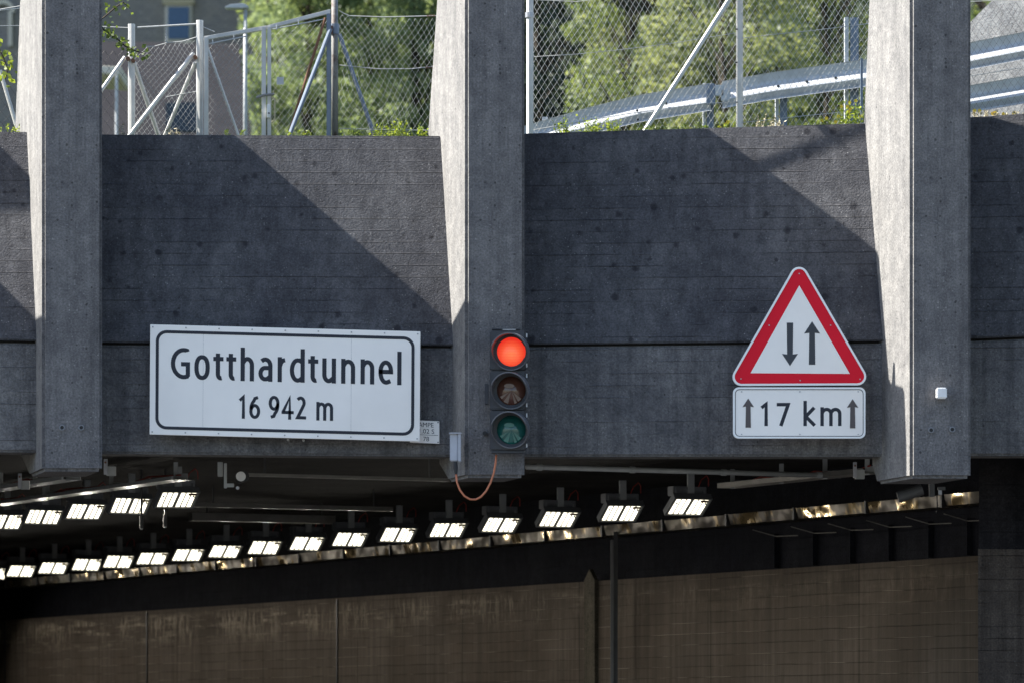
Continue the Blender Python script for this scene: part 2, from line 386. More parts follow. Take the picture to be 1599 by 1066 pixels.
def bay(xl, xr, jl, jr, bl, br, tl, tr, YjL, YjR, YtL, YtR, label):
    """wall between two pillars: leaning upper panel, upright lower panel, seam between"""
    mid = (P(xl, bl, YjL)+P(xr, br, YjR))/2
    t = thing('portal_wall', tuple(mid), label, 'wall', 'concrete wall bays between the pillars')
    th = .42
    def off(v, d): return v+Vector((0, d, 0))
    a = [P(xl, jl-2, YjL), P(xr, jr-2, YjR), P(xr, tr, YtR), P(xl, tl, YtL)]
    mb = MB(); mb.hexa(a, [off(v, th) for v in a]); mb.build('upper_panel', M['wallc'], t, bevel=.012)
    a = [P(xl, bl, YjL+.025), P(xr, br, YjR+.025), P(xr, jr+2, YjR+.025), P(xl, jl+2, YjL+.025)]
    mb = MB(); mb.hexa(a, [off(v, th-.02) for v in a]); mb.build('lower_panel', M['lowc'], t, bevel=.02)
    a = [P(xl, jl+12, YjL+.12), P(xr, jr+12, YjR+.12), P(xr, jr-12, YjR+.12), P(xl, jl-12, YjL+.12)]
    mb = MB(); mb.hexa(a, [off(v, .1) for v in a]); mb.build('seam_strip', M['blk'], t)
    return t
bay(-655, 110, 520, 535, 700, 706, 198, 207, 40.4, 40.4, 41.1, 41.1, 'dark concrete wall at the far left, only a strip showing beside the leftmost pillar')
bay(118, 775, 536, 542, 707, 713, 210, 213, 40.5, 40.5, 41.03, 41.03, 'dark concrete wall bay behind the long place name sign, shadow line falling to the right')
bay(779, 1470, 540, 533, 712, 712, 210, 189, 40.5, 40.12, 41.03, 40.62, 'dark concrete wall bay behind the triangular warning sign')
bay(1474, 2170, 532, 505, 711, 709, 186, 140, 40.1, 39.6, 40.62, 40.1, 'dark concrete wall at the far right, in full shade beyond the right pillar')

# ------------------------------------------------------------------ tunnel
TD = Vector((-.478, 1, 0)).normalized()       # direction the tunnel runs
TP = Vector((1, .478, 0)).normalized()        # across the tunnel
def tw(x, Y0=41.3, X0=4.42, y=0, zoff=0): ...
WX0, WY0 = 6.4, 41.0
def wallpt(px_, z, inn=0.):   # point on the right tunnel wall seen at pixel column px_
    k = (px_-799.5)/F
    # (WX0 - .478 t) = k (WY0 + t)
    t = (WX0-k*WY0)/(k+.478)
    p = Vector((WX0-.478*t, WY0+t, z)); return p-TP*inn
A0 = Vector((WX0, WY0, 0))-TD*.5; A1 = A0+TD*75
def strip(z0, z1, inn, th, name, mat, parent, a=A0, b=A1, split=1):
    mb = MB(); q = [a-TP*inn, b-TP*inn]
    qa = [q[0]+Vector((0, 0, z0)), q[1]+Vector((0, 0, z0)), q[1]+Vector((0, 0, z1)), q[0]+Vector((0, 0, z1))]
    mb.hexa(qa, [v+TP*th for v in qa]); return mb.build(name, mat, parent)
tws = thing('tunnel_wall', tuple(A0), 'brown board-marked tunnel wall running back to the left below the lamps', 'wall')
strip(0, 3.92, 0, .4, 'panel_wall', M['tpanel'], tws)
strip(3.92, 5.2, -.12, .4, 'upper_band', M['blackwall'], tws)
# vertical expansion joints
for k, px_ in enumerate((527, 230, 8)):
    p = wallpt(px_, 0, .0); mb = MB(); mb.box(p+Vector((0, 0, 1.95)), (.04, .03, 3.9), Matrix.Rotation(math.atan2(TD.y, TD.x), 3, 'Z')); mb.build('expansion_joint', M['blk'], tws)
# joint cover with pointed top
p = wallpt(926, 0); d = TD*.14
mb = MB(); zt = zpx(905, p.y)
mb.prism([p-d-TP*.05, p+d-TP*.05, p+d-TP*.05+Vector((0, 0, zt)), p-TP*.05+Vector((0, 0, zt+.13)), p-d-TP*.05+Vector((0, 0, zt))], TP*.05)
mb.build('joint_cover', concrete('cover_strip', (.09, .08, .062), (.12, .108, .085), 0, .05, 0, .5, .004, .1), tws)
# side wall of the portal to the right of the opening
sw_ = thing('side_wall', (4.42, 41.3, 0), 'dark concrete side wall at the right edge below the pillars', 'wall')
def sidebox(z0, z1, name, mat, o_=0):
    q4 = lambda x0, x1, Y_: [Vector((x0, Y_, z0)), Vector((x1, Y_, z0)), Vector((x1, Y_, z1)), Vector((x0, Y_, z1))]
    mb = MB(); mb.hexa(q4(4.42+o_, 9.5, 41.3+o_), q4(4.65+o_, 9.7, 41.9)); mb.build(name, mat, sw_)
sidebox(0, 3.86, 'lower_face', concrete('dark_side_concrete', (.058, .048, .042), (.085, .072, .062), .7, .1, 0, .8, .012, .1))
sidebox(3.86, 5.2, 'upper_face', concrete('sooty_side_concrete', (.012, .012, .014), (.026, .024, .026), .4, .05, .3, .5, .012, .05), .01)
# ceiling slab, far end and left wall
B0 = Vector((-11.5, 40.75, 0)); mb = MB()
zc = 4.98
def slab(x0, x1, y0, y1, z0, z1): return [Vector((x0, y0, z0)), Vector((x1, y0, z0)), Vector((x1, y1, z0)), Vector((x0, y1, z0))], [Vector((x0, y0, z1)), Vector((x1, y0, z1)), Vector((x1, y1, z1)), Vector((x0, y1, z1))]
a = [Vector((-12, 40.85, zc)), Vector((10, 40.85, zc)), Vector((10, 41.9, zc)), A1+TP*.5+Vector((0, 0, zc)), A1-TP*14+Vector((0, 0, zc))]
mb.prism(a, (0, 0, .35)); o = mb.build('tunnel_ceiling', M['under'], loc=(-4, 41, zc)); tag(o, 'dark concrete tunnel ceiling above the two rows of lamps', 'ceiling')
L0 = Vector((-10.5, 41, 0)); mb = MB(); qa = [L0, L0+TD*75, L0+TD*75+Vector((0, 0, 4.98)), L0+Vector((0, 0, 4.98))]
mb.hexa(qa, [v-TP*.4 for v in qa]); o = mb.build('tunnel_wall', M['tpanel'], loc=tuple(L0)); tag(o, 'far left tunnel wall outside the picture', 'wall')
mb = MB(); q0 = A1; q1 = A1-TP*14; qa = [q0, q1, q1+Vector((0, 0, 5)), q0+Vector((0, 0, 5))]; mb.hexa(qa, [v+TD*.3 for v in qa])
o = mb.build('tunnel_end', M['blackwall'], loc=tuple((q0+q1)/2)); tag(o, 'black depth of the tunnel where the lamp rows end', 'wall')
# transverse ceiling beams
for i, (yy, x0, x1, Y, hh) in enumerate(((790, 300, 610, 50.5, .05), (812, 300, 520, 54, .10), (742, 380, 700, 44.2, .03))):
    p = P(x0, yy, Y); q = p+TP*((x1-x0)*Y/F/TP.x)
    mb = MB(); mb.hexa([p, q, q+Vector((0, 0, hh)), p+Vector((0, 0, hh))], [v+TD*.12 for v in (p, q, q+Vector((0, 0, hh)), p+Vector((0, 0, hh)))])
    r_ = (p+q)/2; c = MB()
    t = thing('ceiling_rail', tuple(r_), ['pale steel rail across the ceiling behind the nearer lamp row', 'wider dull rail across the ceiling just above the long lamp row', 'thin dark rail right under the wall with the place name sign'][i], 'rail')
    mb.build('rail', M['dirtysteel'], t)
    for u in (.1, .9):
        h = p.lerp(q, u)+Vector((0, .06, hh)); c = MB(); c.tube([h, Vector((h.x, h.y, zc))], .01, 6); c.build('hanger', M['darksteel'], t)
# near conduit
p = P(822, 728, 41.6); L_ = 3.45; q = p+TP*L_
t = thing('conduit', tuple(p), 'grey steel conduit pipe under the wall right of the middle pillar', 'pipe')
mb = MB(); mb.tube([p, q], .026, 10); mb.build('pipe', M['galv_paint'], t, smooth=True)
for u in (.04, .33, .62, .93):
    h = p.lerp(q, u); mb = MB(); mb.cyl(h, .033, TP, .05, 12); mb.build('clamp', M['galv_paint'], t)
# cable duct of shiny sheet along the wall top
pz = zpx(838, wallpt(940, 0).y)
dt_ = thing('cable_duct', tuple(A0+Vector((0, 0, pz))), 'long crumpled shiny metal duct along the top of the right tunnel wall', 'duct')
step = 1.55
for k in range(24):
    a = A0+TD*(k*step+.012); b = A0+TD*((k+1)*step-.012)
    if k > 22: break
    mb = MB(); jit = rnd.uniform(-.006, .006); z0 = pz+jit; z1 = pz+.115+jit; inn = .18
    qa = [a-TP*inn+Vector((0, 0, z0)), b-TP*inn+Vector((0, 0, z0)), b-TP*(inn+.03)+Vector((0, 0, z1)), a-TP*(inn+.03)+Vector((0, 0, z1))]
    mb.hexa(qa, [v+TP*.3 for v in qa]); mb.build('duct_sheet', M['sheet'], dt_)
    mb = MB(); c = (a-TP*inn); mb.hexa([c+Vector((0, 0, z0-.01)), c+TD*.03+Vector((0, 0, z0-.01)), c+TD*.03+Vector((0, 0, z1+.01)), c+Vector((0, 0, z1+.01))], [v-TP*.04 for v in (c+Vector((0, 0, z0-.01)), c+TD*.03+Vector((0, 0, z0-.01)), c+TD*.03+Vector((0, 0, z1+.01)), c+Vector((0, 0, z1+.01)))])
    mb.build('joint_strip', M['darksteel'], dt_)
# zigzag rack frames beneath the duct at the right
rk = thing('cable_rack', tuple(wallpt(1300, pz-.1)), 'row of thin wire rack frames hanging under the duct at the right', 'rack')
for px_ in (1200, 1260, 1318, 1378, 1440, 1500):
    c = wallpt(px_, pz-.08, .2); w = wallpt(px_+18, pz-.16, .05); e = wallpt(px_+52, pz-.17, .05)
    mb = MB(); mb.tube([c, w, e], .006, 5); mb.build('rack_frame', M['dirtysteel'], rk)
    c = wallpt(px_, 0, -.1); mb = MB(); mb.box((c.x, c.y, (3.94+pz-.12)/2), (.05, .05, pz-.12-3.94)); mb.build('rack_post', M['blackwall'], rk)
# free-standing pipe before the wall
p = wallpt(985, 0, .25); zt = zpx(842, p.y)
t = thing('drain_pipe', (p.x, p.y, 0), 'slim vertical grey steel pipe standing before the brown tunnel wall', 'pipe')
mb = MB(); mb.box((p.x, p.y, zt/2), (.036, .04, zt)); mb.build('post', plain('dull_pipe_steel', (.16, .16, .165), .5, .4), t, bevel=.004)
mb = MB(); mb.box((p.x+.045, p.y+.03, zt/2+.05), (.05, .03, zt+.1)); mb.build('backing_rail', M['darksteel'], t)

# lamps
UA = math.atan2(TP.y, TP.x)
TILT = R(36); LAMPW = 11
def lamp(pos, label, grp):
    t = thing('tunnel_lamp', tuple(pos), label, 'lamp', grp); t.rotation_euler = (0, 0, UA)
    t['_o'] = (0, 0, 0)
    rot = Matrix.Rotation(-TILT, 3, 'X')    # local x right, y away, z up ; the face looks down and out
    def loc(u, v, w): # u along, v up the face, w along the outward normal
        return Vector((u, -v*math.cos(TILT)-w*math.sin(TILT), v*math.sin(TILT)-w*math.cos(TILT)))
    def bx(mb, u0, u1, v0, v1, w0, w1): mb.hexa([loc(u0, v0, w1), loc(u1, v0, w1), loc(u1, v1, w1), loc(u0, v1, w1)], [loc(u0, v0, w0), loc(u1, v0, w0), loc(u1, v1, w0), loc(u0, v1, w0)])
    mb = MB(); bx(mb, -.225, .225, -.145, .145, -.06, -.004)
    bx(mb, -.225, -.207, -.145, .145, -.004, .012); bx(mb, .207, .225, -.145, .145, -.004, .012); bx(mb, -.207, .207, -.145, -.13, -.004, .012); bx(mb, -.207, .207, .13, .145, -.004, .012)
    mb.build('housing', M['lamphouse'], t)
    for g in (-1, 1):
        mb = MB(); bx(mb, g*.104-.092, g*.104+.092, -.125, .125, -.003, -.0005); f = mb.build('reflector', M['lamphouse'], t)
        mb = MB()
        for s_ in (-.062, 0, .062): bx(mb, g*.104+s_-.020, g*.104+s_+.020, -.118, .118, .002, .006)
        mb.build('light_strip', M['glow'], f)
    ld = bpy.data.lights.new('lamp_light', 'SPOT'); ld.energy = LAMPW; ld.color = (1, .94, .84); ld.spot_size = R(150); ld.spot_blend = .5; ld.shadow_soft_size = .05
    lo = bpy.data.objects.new('lamp_light', ld); COL.objects.link(lo); lo.parent = t; lo.location = loc(0, 0, .03)
    lo.rotation_euler = (-loc(0, 0, 1)).to_track_quat('Z', 'Y').to_euler()
    mb = MB(); bx(mb, .10, .19, .085, .118, .007, .012); mb.build('corner_label', M['rust'], t)
    mb = MB(); mb.box((0, .03, .16), (.40, .13, .1)); mb.build('gear_box', M['lamphouse'], t, bevel=.006)
    mb = MB(); mb.box((-.17, -.04, .10), (.02, .05, .16)); mb.box((.17, -.04, .10), (.02, .05, .16)); mb.box((0, -.045, .19), (.36, .02, .03)); mb.build('bracket', M['lamphouse'], t)
    mb = MB(); mb.box((0, -.05, .20), (.075, .03, .30)); mb.build('hanger', M['galv_paint'], t)
    mb = MB(); mb.tube([Vector((.10, -.03, .2)), Vector((.13, -.04, .28)), Vector((.20, -.03, .33)), Vector((.24, 0, .3)), Vector((.25, .02, .22))], .006, 5); mb.build('cable', M['redcable'], t)
    return t
def dup(r, pos, label):
    c = r.copy(); COL.objects.link(c); c.location = pos; c['label'] = label; c.rotation_euler = (R(rnd.uniform(-2, 2)), R(rnd.uniform(-1, 1)), UA+R(rnd.uniform(-2, 2)))
    for ch in r.children:
        d = ch.copy(); COL.objects.link(d); d.parent = c
        for g in ch.children:
            e = g.copy(); COL.objects.link(e); e.parent = d
    return c
def pxfun(x, p0, pdir): # distance along the row for pixel x
    k = (x-799.5)/F; return (p0.x-k*p0.y)/(k*pdir.y-pdir.x)
ORD = ['first', 'second', 'third', 'fourth', 'fifth', 'sixth', 'seventh', 'eighth', 'ninth', 'tenth', 'eleventh', 'twelfth', 'thirteenth', 'fourteenth', 'fifteenth', 'sixteenth', 'seventeenth', 'eighteenth', 'nineteenth', 'twentieth', 'twenty-first']
rowA = [1075, 970, 872, 782, 699, 621, 546, 479, 413, 351, 293.5, 237.5, 185, 136, 83, 33, -10, -50, -88, -124, -158]
p0 = P(1075, 790, 46.0); L1 = None
for i, x in enumerate(rowA):
    s_ = pxfun(x, p0, TD); pos = p0+TD*s_
    lb = ('%s bright lamp of the long lower row, counting from the right end' % ORD[i]) if i else 'bright tunnel lamp at the right end of the long lower row'
    if L1 is None: L1 = lamp(pos, lb, 'tunnel lamps of the long lower row')
    else: dup(L1, pos, lb)
p0 = P(276, 779, 46.6)
for i, x in enumerate([276, 203, 133.5, 68, 9, -44]):
    pos = p0+TD*pxfun(x, p0, TD)
    lb = ('%s bright lamp of the short upper row, counting from the right end' % ORD[i]) if i else 'bright tunnel lamp at the right end of the short upper left row'
    c = dup(L1, pos, lb); c['group'] = 'tunnel lamps of the short upper row'
# cable trays above the upper row
for i, (x, y, Y, x2, hh) in enumerate(((268, 748, 45.4, -60, .035), (96, 748, 44.6, -80, .04), (1345, 738, 42.3, 1120, .05))):
    p = P(x, y, Y); q = p+TD*pxfun(x2, p, TD)
    t = thing('cable_tray', tuple(p), ['long steel cable tray above the short upper lamp row', 'short steel cable tray tucked under the foot of the leftmost pillar', 'steel cable tray under the wall just left of the right pillar'][i], 'cable tray')
    mb = MB(); qa = [p, q, q+Vector((0, 0, hh)), p+Vector((0, 0, hh))]; mb.hexa(qa, [v+TP*.02 for v in qa]); mb.hexa([p+TP*.02+Vector((0, 0, .003)), q+TP*.02+Vector((0, 0, .003)), q+TP*.22+Vector((0, 0, .003)), p+TP*.22+Vector((0, 0, .003))], [p+TP*.02, q+TP*.02, q+TP*.22, p+TP*.22])
    mb.build('tray', M['galv'] if i < 2 else M['dirtysteel'], t)
    mb = MB()
    for u in (.02, .3, .6, .95):
        h = p.lerp(q, u); mb = MB(); mb.box(h+TP*.1+Vector((0, 0, .09)), (.045, .03, .2)); mb.box(h+TP*.17+Vector((0, 0, .04)), (.12, .05, .07)); mb.build('hanger', M['galv_paint'], t)
    mb = MB(); pts = [p.lerp(q, u/8)+TP*.1+Vector((0, 0, .05+.03*math.sin(u*2.1+i))) for u in range(9)]; mb.tube(pts, .009, 6); mb.build('cable', M['redcable'], t)
# brackets and clutter by the feet of the pillars
def clutter(x, y, Y, label, kind='bracket'):
    c = P(x, y, Y); t = thing('mounting_bracket', tuple(c), label, kind, 'mounting brackets under the wall')
    mb = MB(); mb.box(c+Vector((0, 0, 0)), (.035, .03, .15)); mb.build('upright', M['box'], t, bevel=.003)
    mb = MB(); mb.box(c+Vector((.05, .03, -.04)), (.09, .06, .09)); mb.build('clamp_box', M['galv_paint'], t, bevel=.004)
    mb = MB(); mb.cyl(c+Vector((.0, -.02, .04)), .01, (0, 1, 0), .03, 8); mb.build('bolt', M['rust'], t)
clutter(165, 728, 41.8, 'white bracket with clamp box at the right of the leftmost pillar foot')
clutter(31, 750, 44, 'small pale bracket below the left end wall')
clutter(1335, 733, 41.9, 'pale bracket with rust spots just left of the right pillar')

for k, (x, y) in enumerate(((221, 815), (258, 812))):
    c = P(x, y, 47.5); t = thing('hanging_sensor', tuple(c), ['left', 'right'][k]+' one of two slim dark sensor rods hanging under the short upper lamp row', 'sensor')
    mb = MB(); mb.cyl(c, .022, (0, 0, 1), .13, 12); mb.build('body', M['darksteel'], t, smooth=False)
    mb = MB(); mb.tube([c+Vector((0, 0, .06)), Vector((c.x, c.y, zc))], .012, 6); mb.build('rod', M['darksteel'], t)
    mb = MB(); mb.cyl(c-Vector((0, 0, .07)), .014, (0, 0, 1), .015, 10); mb.build('tip', M['white'], t)
# surveillance camera with white lens disc
c = P(376, 743, 41.8)
t = thing('security_camera', tuple(c), 'small black surveillance camera with white round front under the wall', 'camera')
mb = MB(); mb.box(P(352, 742, 41.8), (.028, .04, .24)); mb.box(P(344, 732, 41.85), (.05, .05, .14)); mb.box(P(358, 757, 41.8), (.09, .05, .035)); mb.build('mount', M['galv_paint'], t, bevel=.003)
ax = Vector((.25, -1, .02)).normalized()
mb = MB(); mb.cyl(c-ax*-.0+Vector((0, .12, 0)), .055, ax, .22, 24); mb.build('body', M['blk'], t)
mb = MB(); mb.cyl(c+ax*.0+Vector((0, .005, 0)), .047, ax, .012, 28); mb.build('front_disc', M['white'], t)
mb = MB(); mb.cyl(P(371, 761, 41.8), .016, (0, 1, 0), .03, 14); mb.build('cable_loop', M['box'], t)
# junction under the right pillar
c = P(1420, 771, 41.2); t = thing('ceiling_camera', tuple(c), 'dark cylindrical camera hanging under the right pillar', 'camera')
mb = MB(); mb.tube([P(1402, 776, 41.2), P(1440, 763, 41.2)], .055, 16); mb.build('body', M['darksteel'], t, smooth=False)
mb = MB(); mb.box(P(1455, 765, 41.2), (.05, .05, .12)); mb.box(P(1470, 762, 41.2), (.07, .05, .03)); mb.build('mount', M['darksteel'], t)
mb = MB(); mb.cyl(P(1468, 768, 41.1), .018, (0, 0, 1), .04, 12); mb.build('knob', M['box'], t)
mb = MB(); mb.tube([P(1463, 772, 41.2), P(1464, 790, 41.2), P(1462, 800, 41.3)], .006, 5); mb.build('cable', M['blk'], t)

# ------------------------------------------------------------------ signs
def rrect(w, h, r, seg=7):
    pts = []
    for cx, cz, a in ((w/2-r, h/2-r, 0), (-w/2+r, h/2-r, 90), (-w/2+r, -h/2+r, 180), (w/2-r, -h/2+r, 270)):
        for k in range(seg+1):
            t = R(a+90*k/seg); pts.append((cx+r*math.cos(t), cz+r*math.sin(t)))
    return pts
class Plane:   # a tilted board: origin centre, u right, v up, n towards the viewer
    def __init__(s, c, u, v): s.c, s.u, s.v = c, u, v; s.n = v.cross(u)*-1; s.n = Vector((0, -1, 0)) if s.n.length == 0 else (u.cross(v)).normalized()
    def at(s, a, b, w=0): return s.c+s.u*a+s.v*b+s.n*w
    def slab(s, poly, w0, w1):
        mb = MB(); mb.prism([s.at(a, b, w1) for a, b in poly], s.n*(w0-w1)); return mb
    def ring(s, po, pi, w0, w1):
        n_ = len(po); vs = [s.at(a, b, w1) for a, b in po]+[s.at(a, b, w1) for a, b in pi]+[s.at(a, b, w0) for a, b in po]+[s.at(a, b, w0) for a, b in pi]
        fs = []
        for i in range(n_):
            j = (i+1) % n_; fs += [(i, j, n_+j, n_+i), (2*n_+i, 2*n_+j, j, i), (n_+i, n_+j, 3*n_+j, 3*n_+i), (2*n_+i, 3*n_+i, 3*n_+j, 2*n_+j)]
        return MB().add(vs, fs)
def glyphs(txt, bold=0.):
    cu = bpy.data.curves.new('t', 'FONT'); cu.body = txt; cu.size = 1; cu.offset = bold; cu.resolution_u = 5; cu.fill_mode = 'FRONT'
    ob = bpy.data.objects.new('t', cu); COL.objects.link(ob)
    dg = bpy.context.evaluated_depsgraph_get(); me = ob.evaluated_get(dg).to_mesh()
    vs = [v.co.copy() for v in me.vertices]; fs = [tuple(p.vertices) for p in me.polygons]
    ob.evaluated_get(dg).to_mesh_clear(); bpy.data.objects.remove(ob); bpy.data.curves.remove(cu)
    return vs, fs
def text_on(pl, txt, a0, a1, b0, b1, w, mat, parent, name='lettering', bold=.012, ref=None):
    """fit text so that its inked box spans a0..a1 and its height b0..b1"""
    vs, fs = glyphs(txt, bold)
    x0 = min(v.x for v in vs); x1 = max(v.x for v in vs); y0 = min(v.y for v in vs); y1 = max(v.y for v in vs)
    mb = MB(); mb.add([pl.at(a0+(v.x-x0)/(x1-x0)*(a1-a0), b0+(v.y-y0)/(y1-y0)*(b1-b0), w) for v in vs], fs)
    return mb.build(name, mat, parent, keep=True)
def quad_plane(tl, tr, bl, Y):
    a, b, c = P(*tl, Y), P(*tr, Y), P(*bl, Y)
    cen = (b+c)/2; return Plane(cen, (b-a).normalized(), (a-c).normalized()), (b-a).length, (a-c).length
s_px = 40.3/F
pl, w, h = quad_plane((234.5, 506.5), (656.5, 517.5), (233.5, 677.5), 40.3)
t = thing('place_sign', tuple(pl.at(0, -h/2)), 'long white sign reading Gotthardtunnel 16 942 m with a dark rounded border', 'sign')
pl.slab([(-w/2, -h/2), (w/2, -h/2), (w/2, h/2), (-w/2, h/2)], -.02, 0).build('panel', M['signwhite'], t, bevel=.003)
bw, bh = w-18*s_px, h-17*s_px
def pxy(x, y):    # px offsets in an unsheared frame of the sign: u along from its left edge, v down from its top edge
    return (x*s_px-w/2, h/2-y*s_px)
pl.ring(rrect(bw, bh, 17*s_px), rrect(bw-9.5*s_px, bh-9.5*s_px, 12.5*s_px), .0012, .0025).build('border', M['ink'], t)
def letters(txt, spec, b0, mat=M['ink']): ...
for dx in [i/8 for i in range(9)]:
    for sg in (-1, 1):
        if True:
            MB().cyl(pl.at((dx-.5)*(w-.05), sg*(h/2-.024), .002), .0075, pl.n, .008, 8).build('rivet', M['bolt'], t)
pl_sign, T_sign, sw, sh = pl, t, w, h
for sx_ in (.197, .745): pl.slab([(-w/2+w*sx_-.001, -h/2+.05), (-w/2+w*sx_+.001, -h/2+.05), (-w/2+w*sx_+.001, h/2-.05), (-w/2+w*sx_-.001, h/2-.05)], .0005, .001).build('seam', M['bolt'], t)
# rear mounting rail and brackets
for dx in (-.35, .05, .4):
    mb = MB(); c = pl.at(dx*w, 0, -.05); mb.box(c+Vector((0, .05, 0)), (.05, .14, h*.8)); mb.build('mounting_rail', M['galv_paint'], t)
mb = MB(); mb.cyl(P(450, 686, 40.45), .012, (0, 1, 0), .06, 8); mb.cyl(P(474, 687, 40.45), .012, (0, 1, 0), .06, 8); mb.build('anchor_bolt', M['bolt'], t)

# stroke font: condensed humanist letters drawn as centre lines -> flat outlines
def arc(cx, cy, rx, ry, a0, a1, n_=14): return [(cx+rx*math.cos(R(a0+(a1-a0)*i/n_)), cy+ry*math.sin(R(a0+(a1-a0)*i/n_))) for i in range(n_+1)]
# each glyph: advance width and strokes in a box where x-height = .73, cap = 1.0 ; strokes are polylines
XH = .75
def bowl(w, h, y0=0): return [(w/2+(w/2)*math.copysign(abs(math.cos(t))**.86, math.cos(t)), y0+h/2+(h/2)*math.copysign(abs(math.sin(t))**.86, math.sin(t))) for t in [2*math.pi*i/28 for i in range(29)]]
GL = {
 'G': (.52, [[(.50, .93)]+arc(.38, .50, .36, .49, 72, 288, 22)+[(.50, .06), (.52, .08), (.52, .48), (.36, .48)]]),
 'o': (.44, [bowl(.42, XH)]),
 't': (.30, [[(.13, .90), (.13, .18)]+arc(.27, .16, .14, .155, 180, 275, 8)+[(.33, .015)], [(.0, .70), (.31, .70)]]),
 'h': (.40, [[(0, 0), (0, 1.06)], [(0, .55)]+arc(.20, .50, .19, .225, 150, 0, 12)+[(.39, 0)]]),
 'a': (.38, [[(.04, .66)]+arc(.18, .50, .19, .225, 115, 0, 12)+[(.37, 0)], [(.37, .42), (.22, .42)]+arc(.17, .215, .17, .205, 90, 270, 12)+[(.25, .02), (.37, .12)]]),
 'r': (.25, [[(0, 0), (0, XH)], [(0, .48), (.06, .62), (.14, .70), (.26, .72)]]),
 'd': (.42, [[(.41, 0), (.41, 1.06)], [(.41, .64), (.30, .72)]+arc(.22, .36, .22, .365, 80, 280, 16)+[(.32, .02), (.41, .11)]]),
 'u': (.40, [[(0, XH)]+arc(.18, .23, .18, .225, 180, 290, 12)+[(.39, .13)], [(.39, 0), (.39, XH)]]),
 'n': (.40, [[(0, 0), (0, XH)], [(0, .55)]+arc(.20, .50, .19, .225, 150, 0, 12)+[(.39, 0)]]),
 'm': (.66, [[(0, 0), (0, XH)], [(0, .55)]+arc(.17, .52, .16, .205, 150, 0, 12)+[(.33, 0)], [(.33, .55)]+arc(.50, .52, .16, .205, 150, 0, 12)+[(.66, 0)]]),
 'e': (.42, [[(.02, .39), (.41, .39)]+arc(.21, .42, .20, .31, 0, 180, 14)[0:]+arc(.225, .36, .215, .355, 180, 290, 12)+[(.39, .06)]]),
 'l': (.0, [[(0, 0), (0, 1.06)]]),
 'k': (.36, [[(0, 0), (0, 1.06)], [(.34, XH), (.03, .38), (.36, 0)]]),
 '1': (.24, [[(0, .80), (.21, .98), (.21, 0)]]),
 '6': (.42, [[(.38, .97), (.22, .92)]+arc(.40, .40, .39, .50, 128, 185, 8)+arc(.21, .29, .205, .285, 180, 360, 14)+arc(.21, .29, .205, .285, 0, 160, 12)]),
 '9': (.42, [[(.04, .02), (.20, .07)]+arc(.02, .60, .39, .50, -52, 5, 8)+arc(.21, .70, .205, .285, 0, 360, 24)]),
 '4': (.46, [[(.34, 0), (.34, .98), (.0, .30), (.0, .27), (.47, .27)]]),
 '2': (.40, [[(.02, .90)]+arc(.18, .75, .19, .235, 120, -30, 14)+[(.02, .03), (.40, .03)]]),
 '7': (.40, [[(0, .96), (.40, .96), (.12, 0)]]),
 ' ': (.16, []),
}
def stroke_poly(pl, pts, hw, f, w, mb, e0=0, e1=0):
    """thick polyline as quads with mitred joints; f maps glyph coords to the board"""
    P2 = []
    for p in pts:
        q = Vector(f(*p))
        if not P2 or (q-P2[-1]).length > 1e-5: P2.append(q)
    if e0: P2[0] = P2[0]+(P2[0]-P2[1]).normalized()*abs(e0)
    if e1: P2[-1] = P2[-1]+(P2[-1]-P2[-2]).normalized()*abs(e1)
    closed = (P2[0]-P2[-1]).length < 1e-4
    n_ = len(P2); Ls = []; Rs = []
    for i in range(n_):
        d0 = (P2[i]-P2[i-1]).normalized() if i else ((P2[-1]-P2[-2]).normalized() if closed else (P2[1]-P2[0]).normalized())
        d1 = (P2[i+1]-P2[i]).normalized() if i < n_-1 else ((P2[1]-P2[0]).normalized() if closed else d0)
        d = (d0+d1); d = d.normalized() if d.length > 1e-6 else d0
        nn = Vector((-d.y, d.x)); c = max(.5, nn.dot(Vector((-d0.y, d0.x))))
        Ls.append(P2[i]+nn*hw/c); Rs.append(P2[i]-nn*hw/c)
    k = len(mb.v)
    for a, b in zip(Ls, Rs): mb.v.append(pl.at(a.x, a.y, w)); mb.v.append(pl.at(b.x, b.y, w))
    for i in range(n_-1): mb.f.append((k+2*i, k+2*i+1, k+2*i+3, k+2*i+2))
def write_at(pl, txt, ext_px, fx, b0, cap, th, w, mat, parent):
    for ch, (xa, xb) in zip(txt, ext_px):
        a, b = fx(xa), fx(xb)
        xsn = [p[0] for st in GL[ch][1] for p in st]; lo_, hi_ = min(xsn), max(xsn)
        k = 0 if ch == 'l' else (b-a-th)/(hi_-lo_)
        mb = MB()
        for si, st in enumerate(GL[ch][1]):
            def ext(g, h): return 1 if abs(g[1]-h[1]) < .012 and abs(g[0]-h[0]) > .1 else 0 if abs(g[0]-h[0]) > .06 and ch not in 'k7' else (-1 if g[1] == 0 else (1 if g[1] in (XH, 1.06, .98) else 0))
            stroke_poly(pl, st, th/2, lambda gx, gy: (a+th/2+(gx-lo_)*k, b0+th/2+gy*(cap-th)), w+.0002*si, mb, ext(st[0], st[1])*th/2, ext(st[-1], st[-2])*th/2)
        mb.build('letter', mat, parent, keep=True)
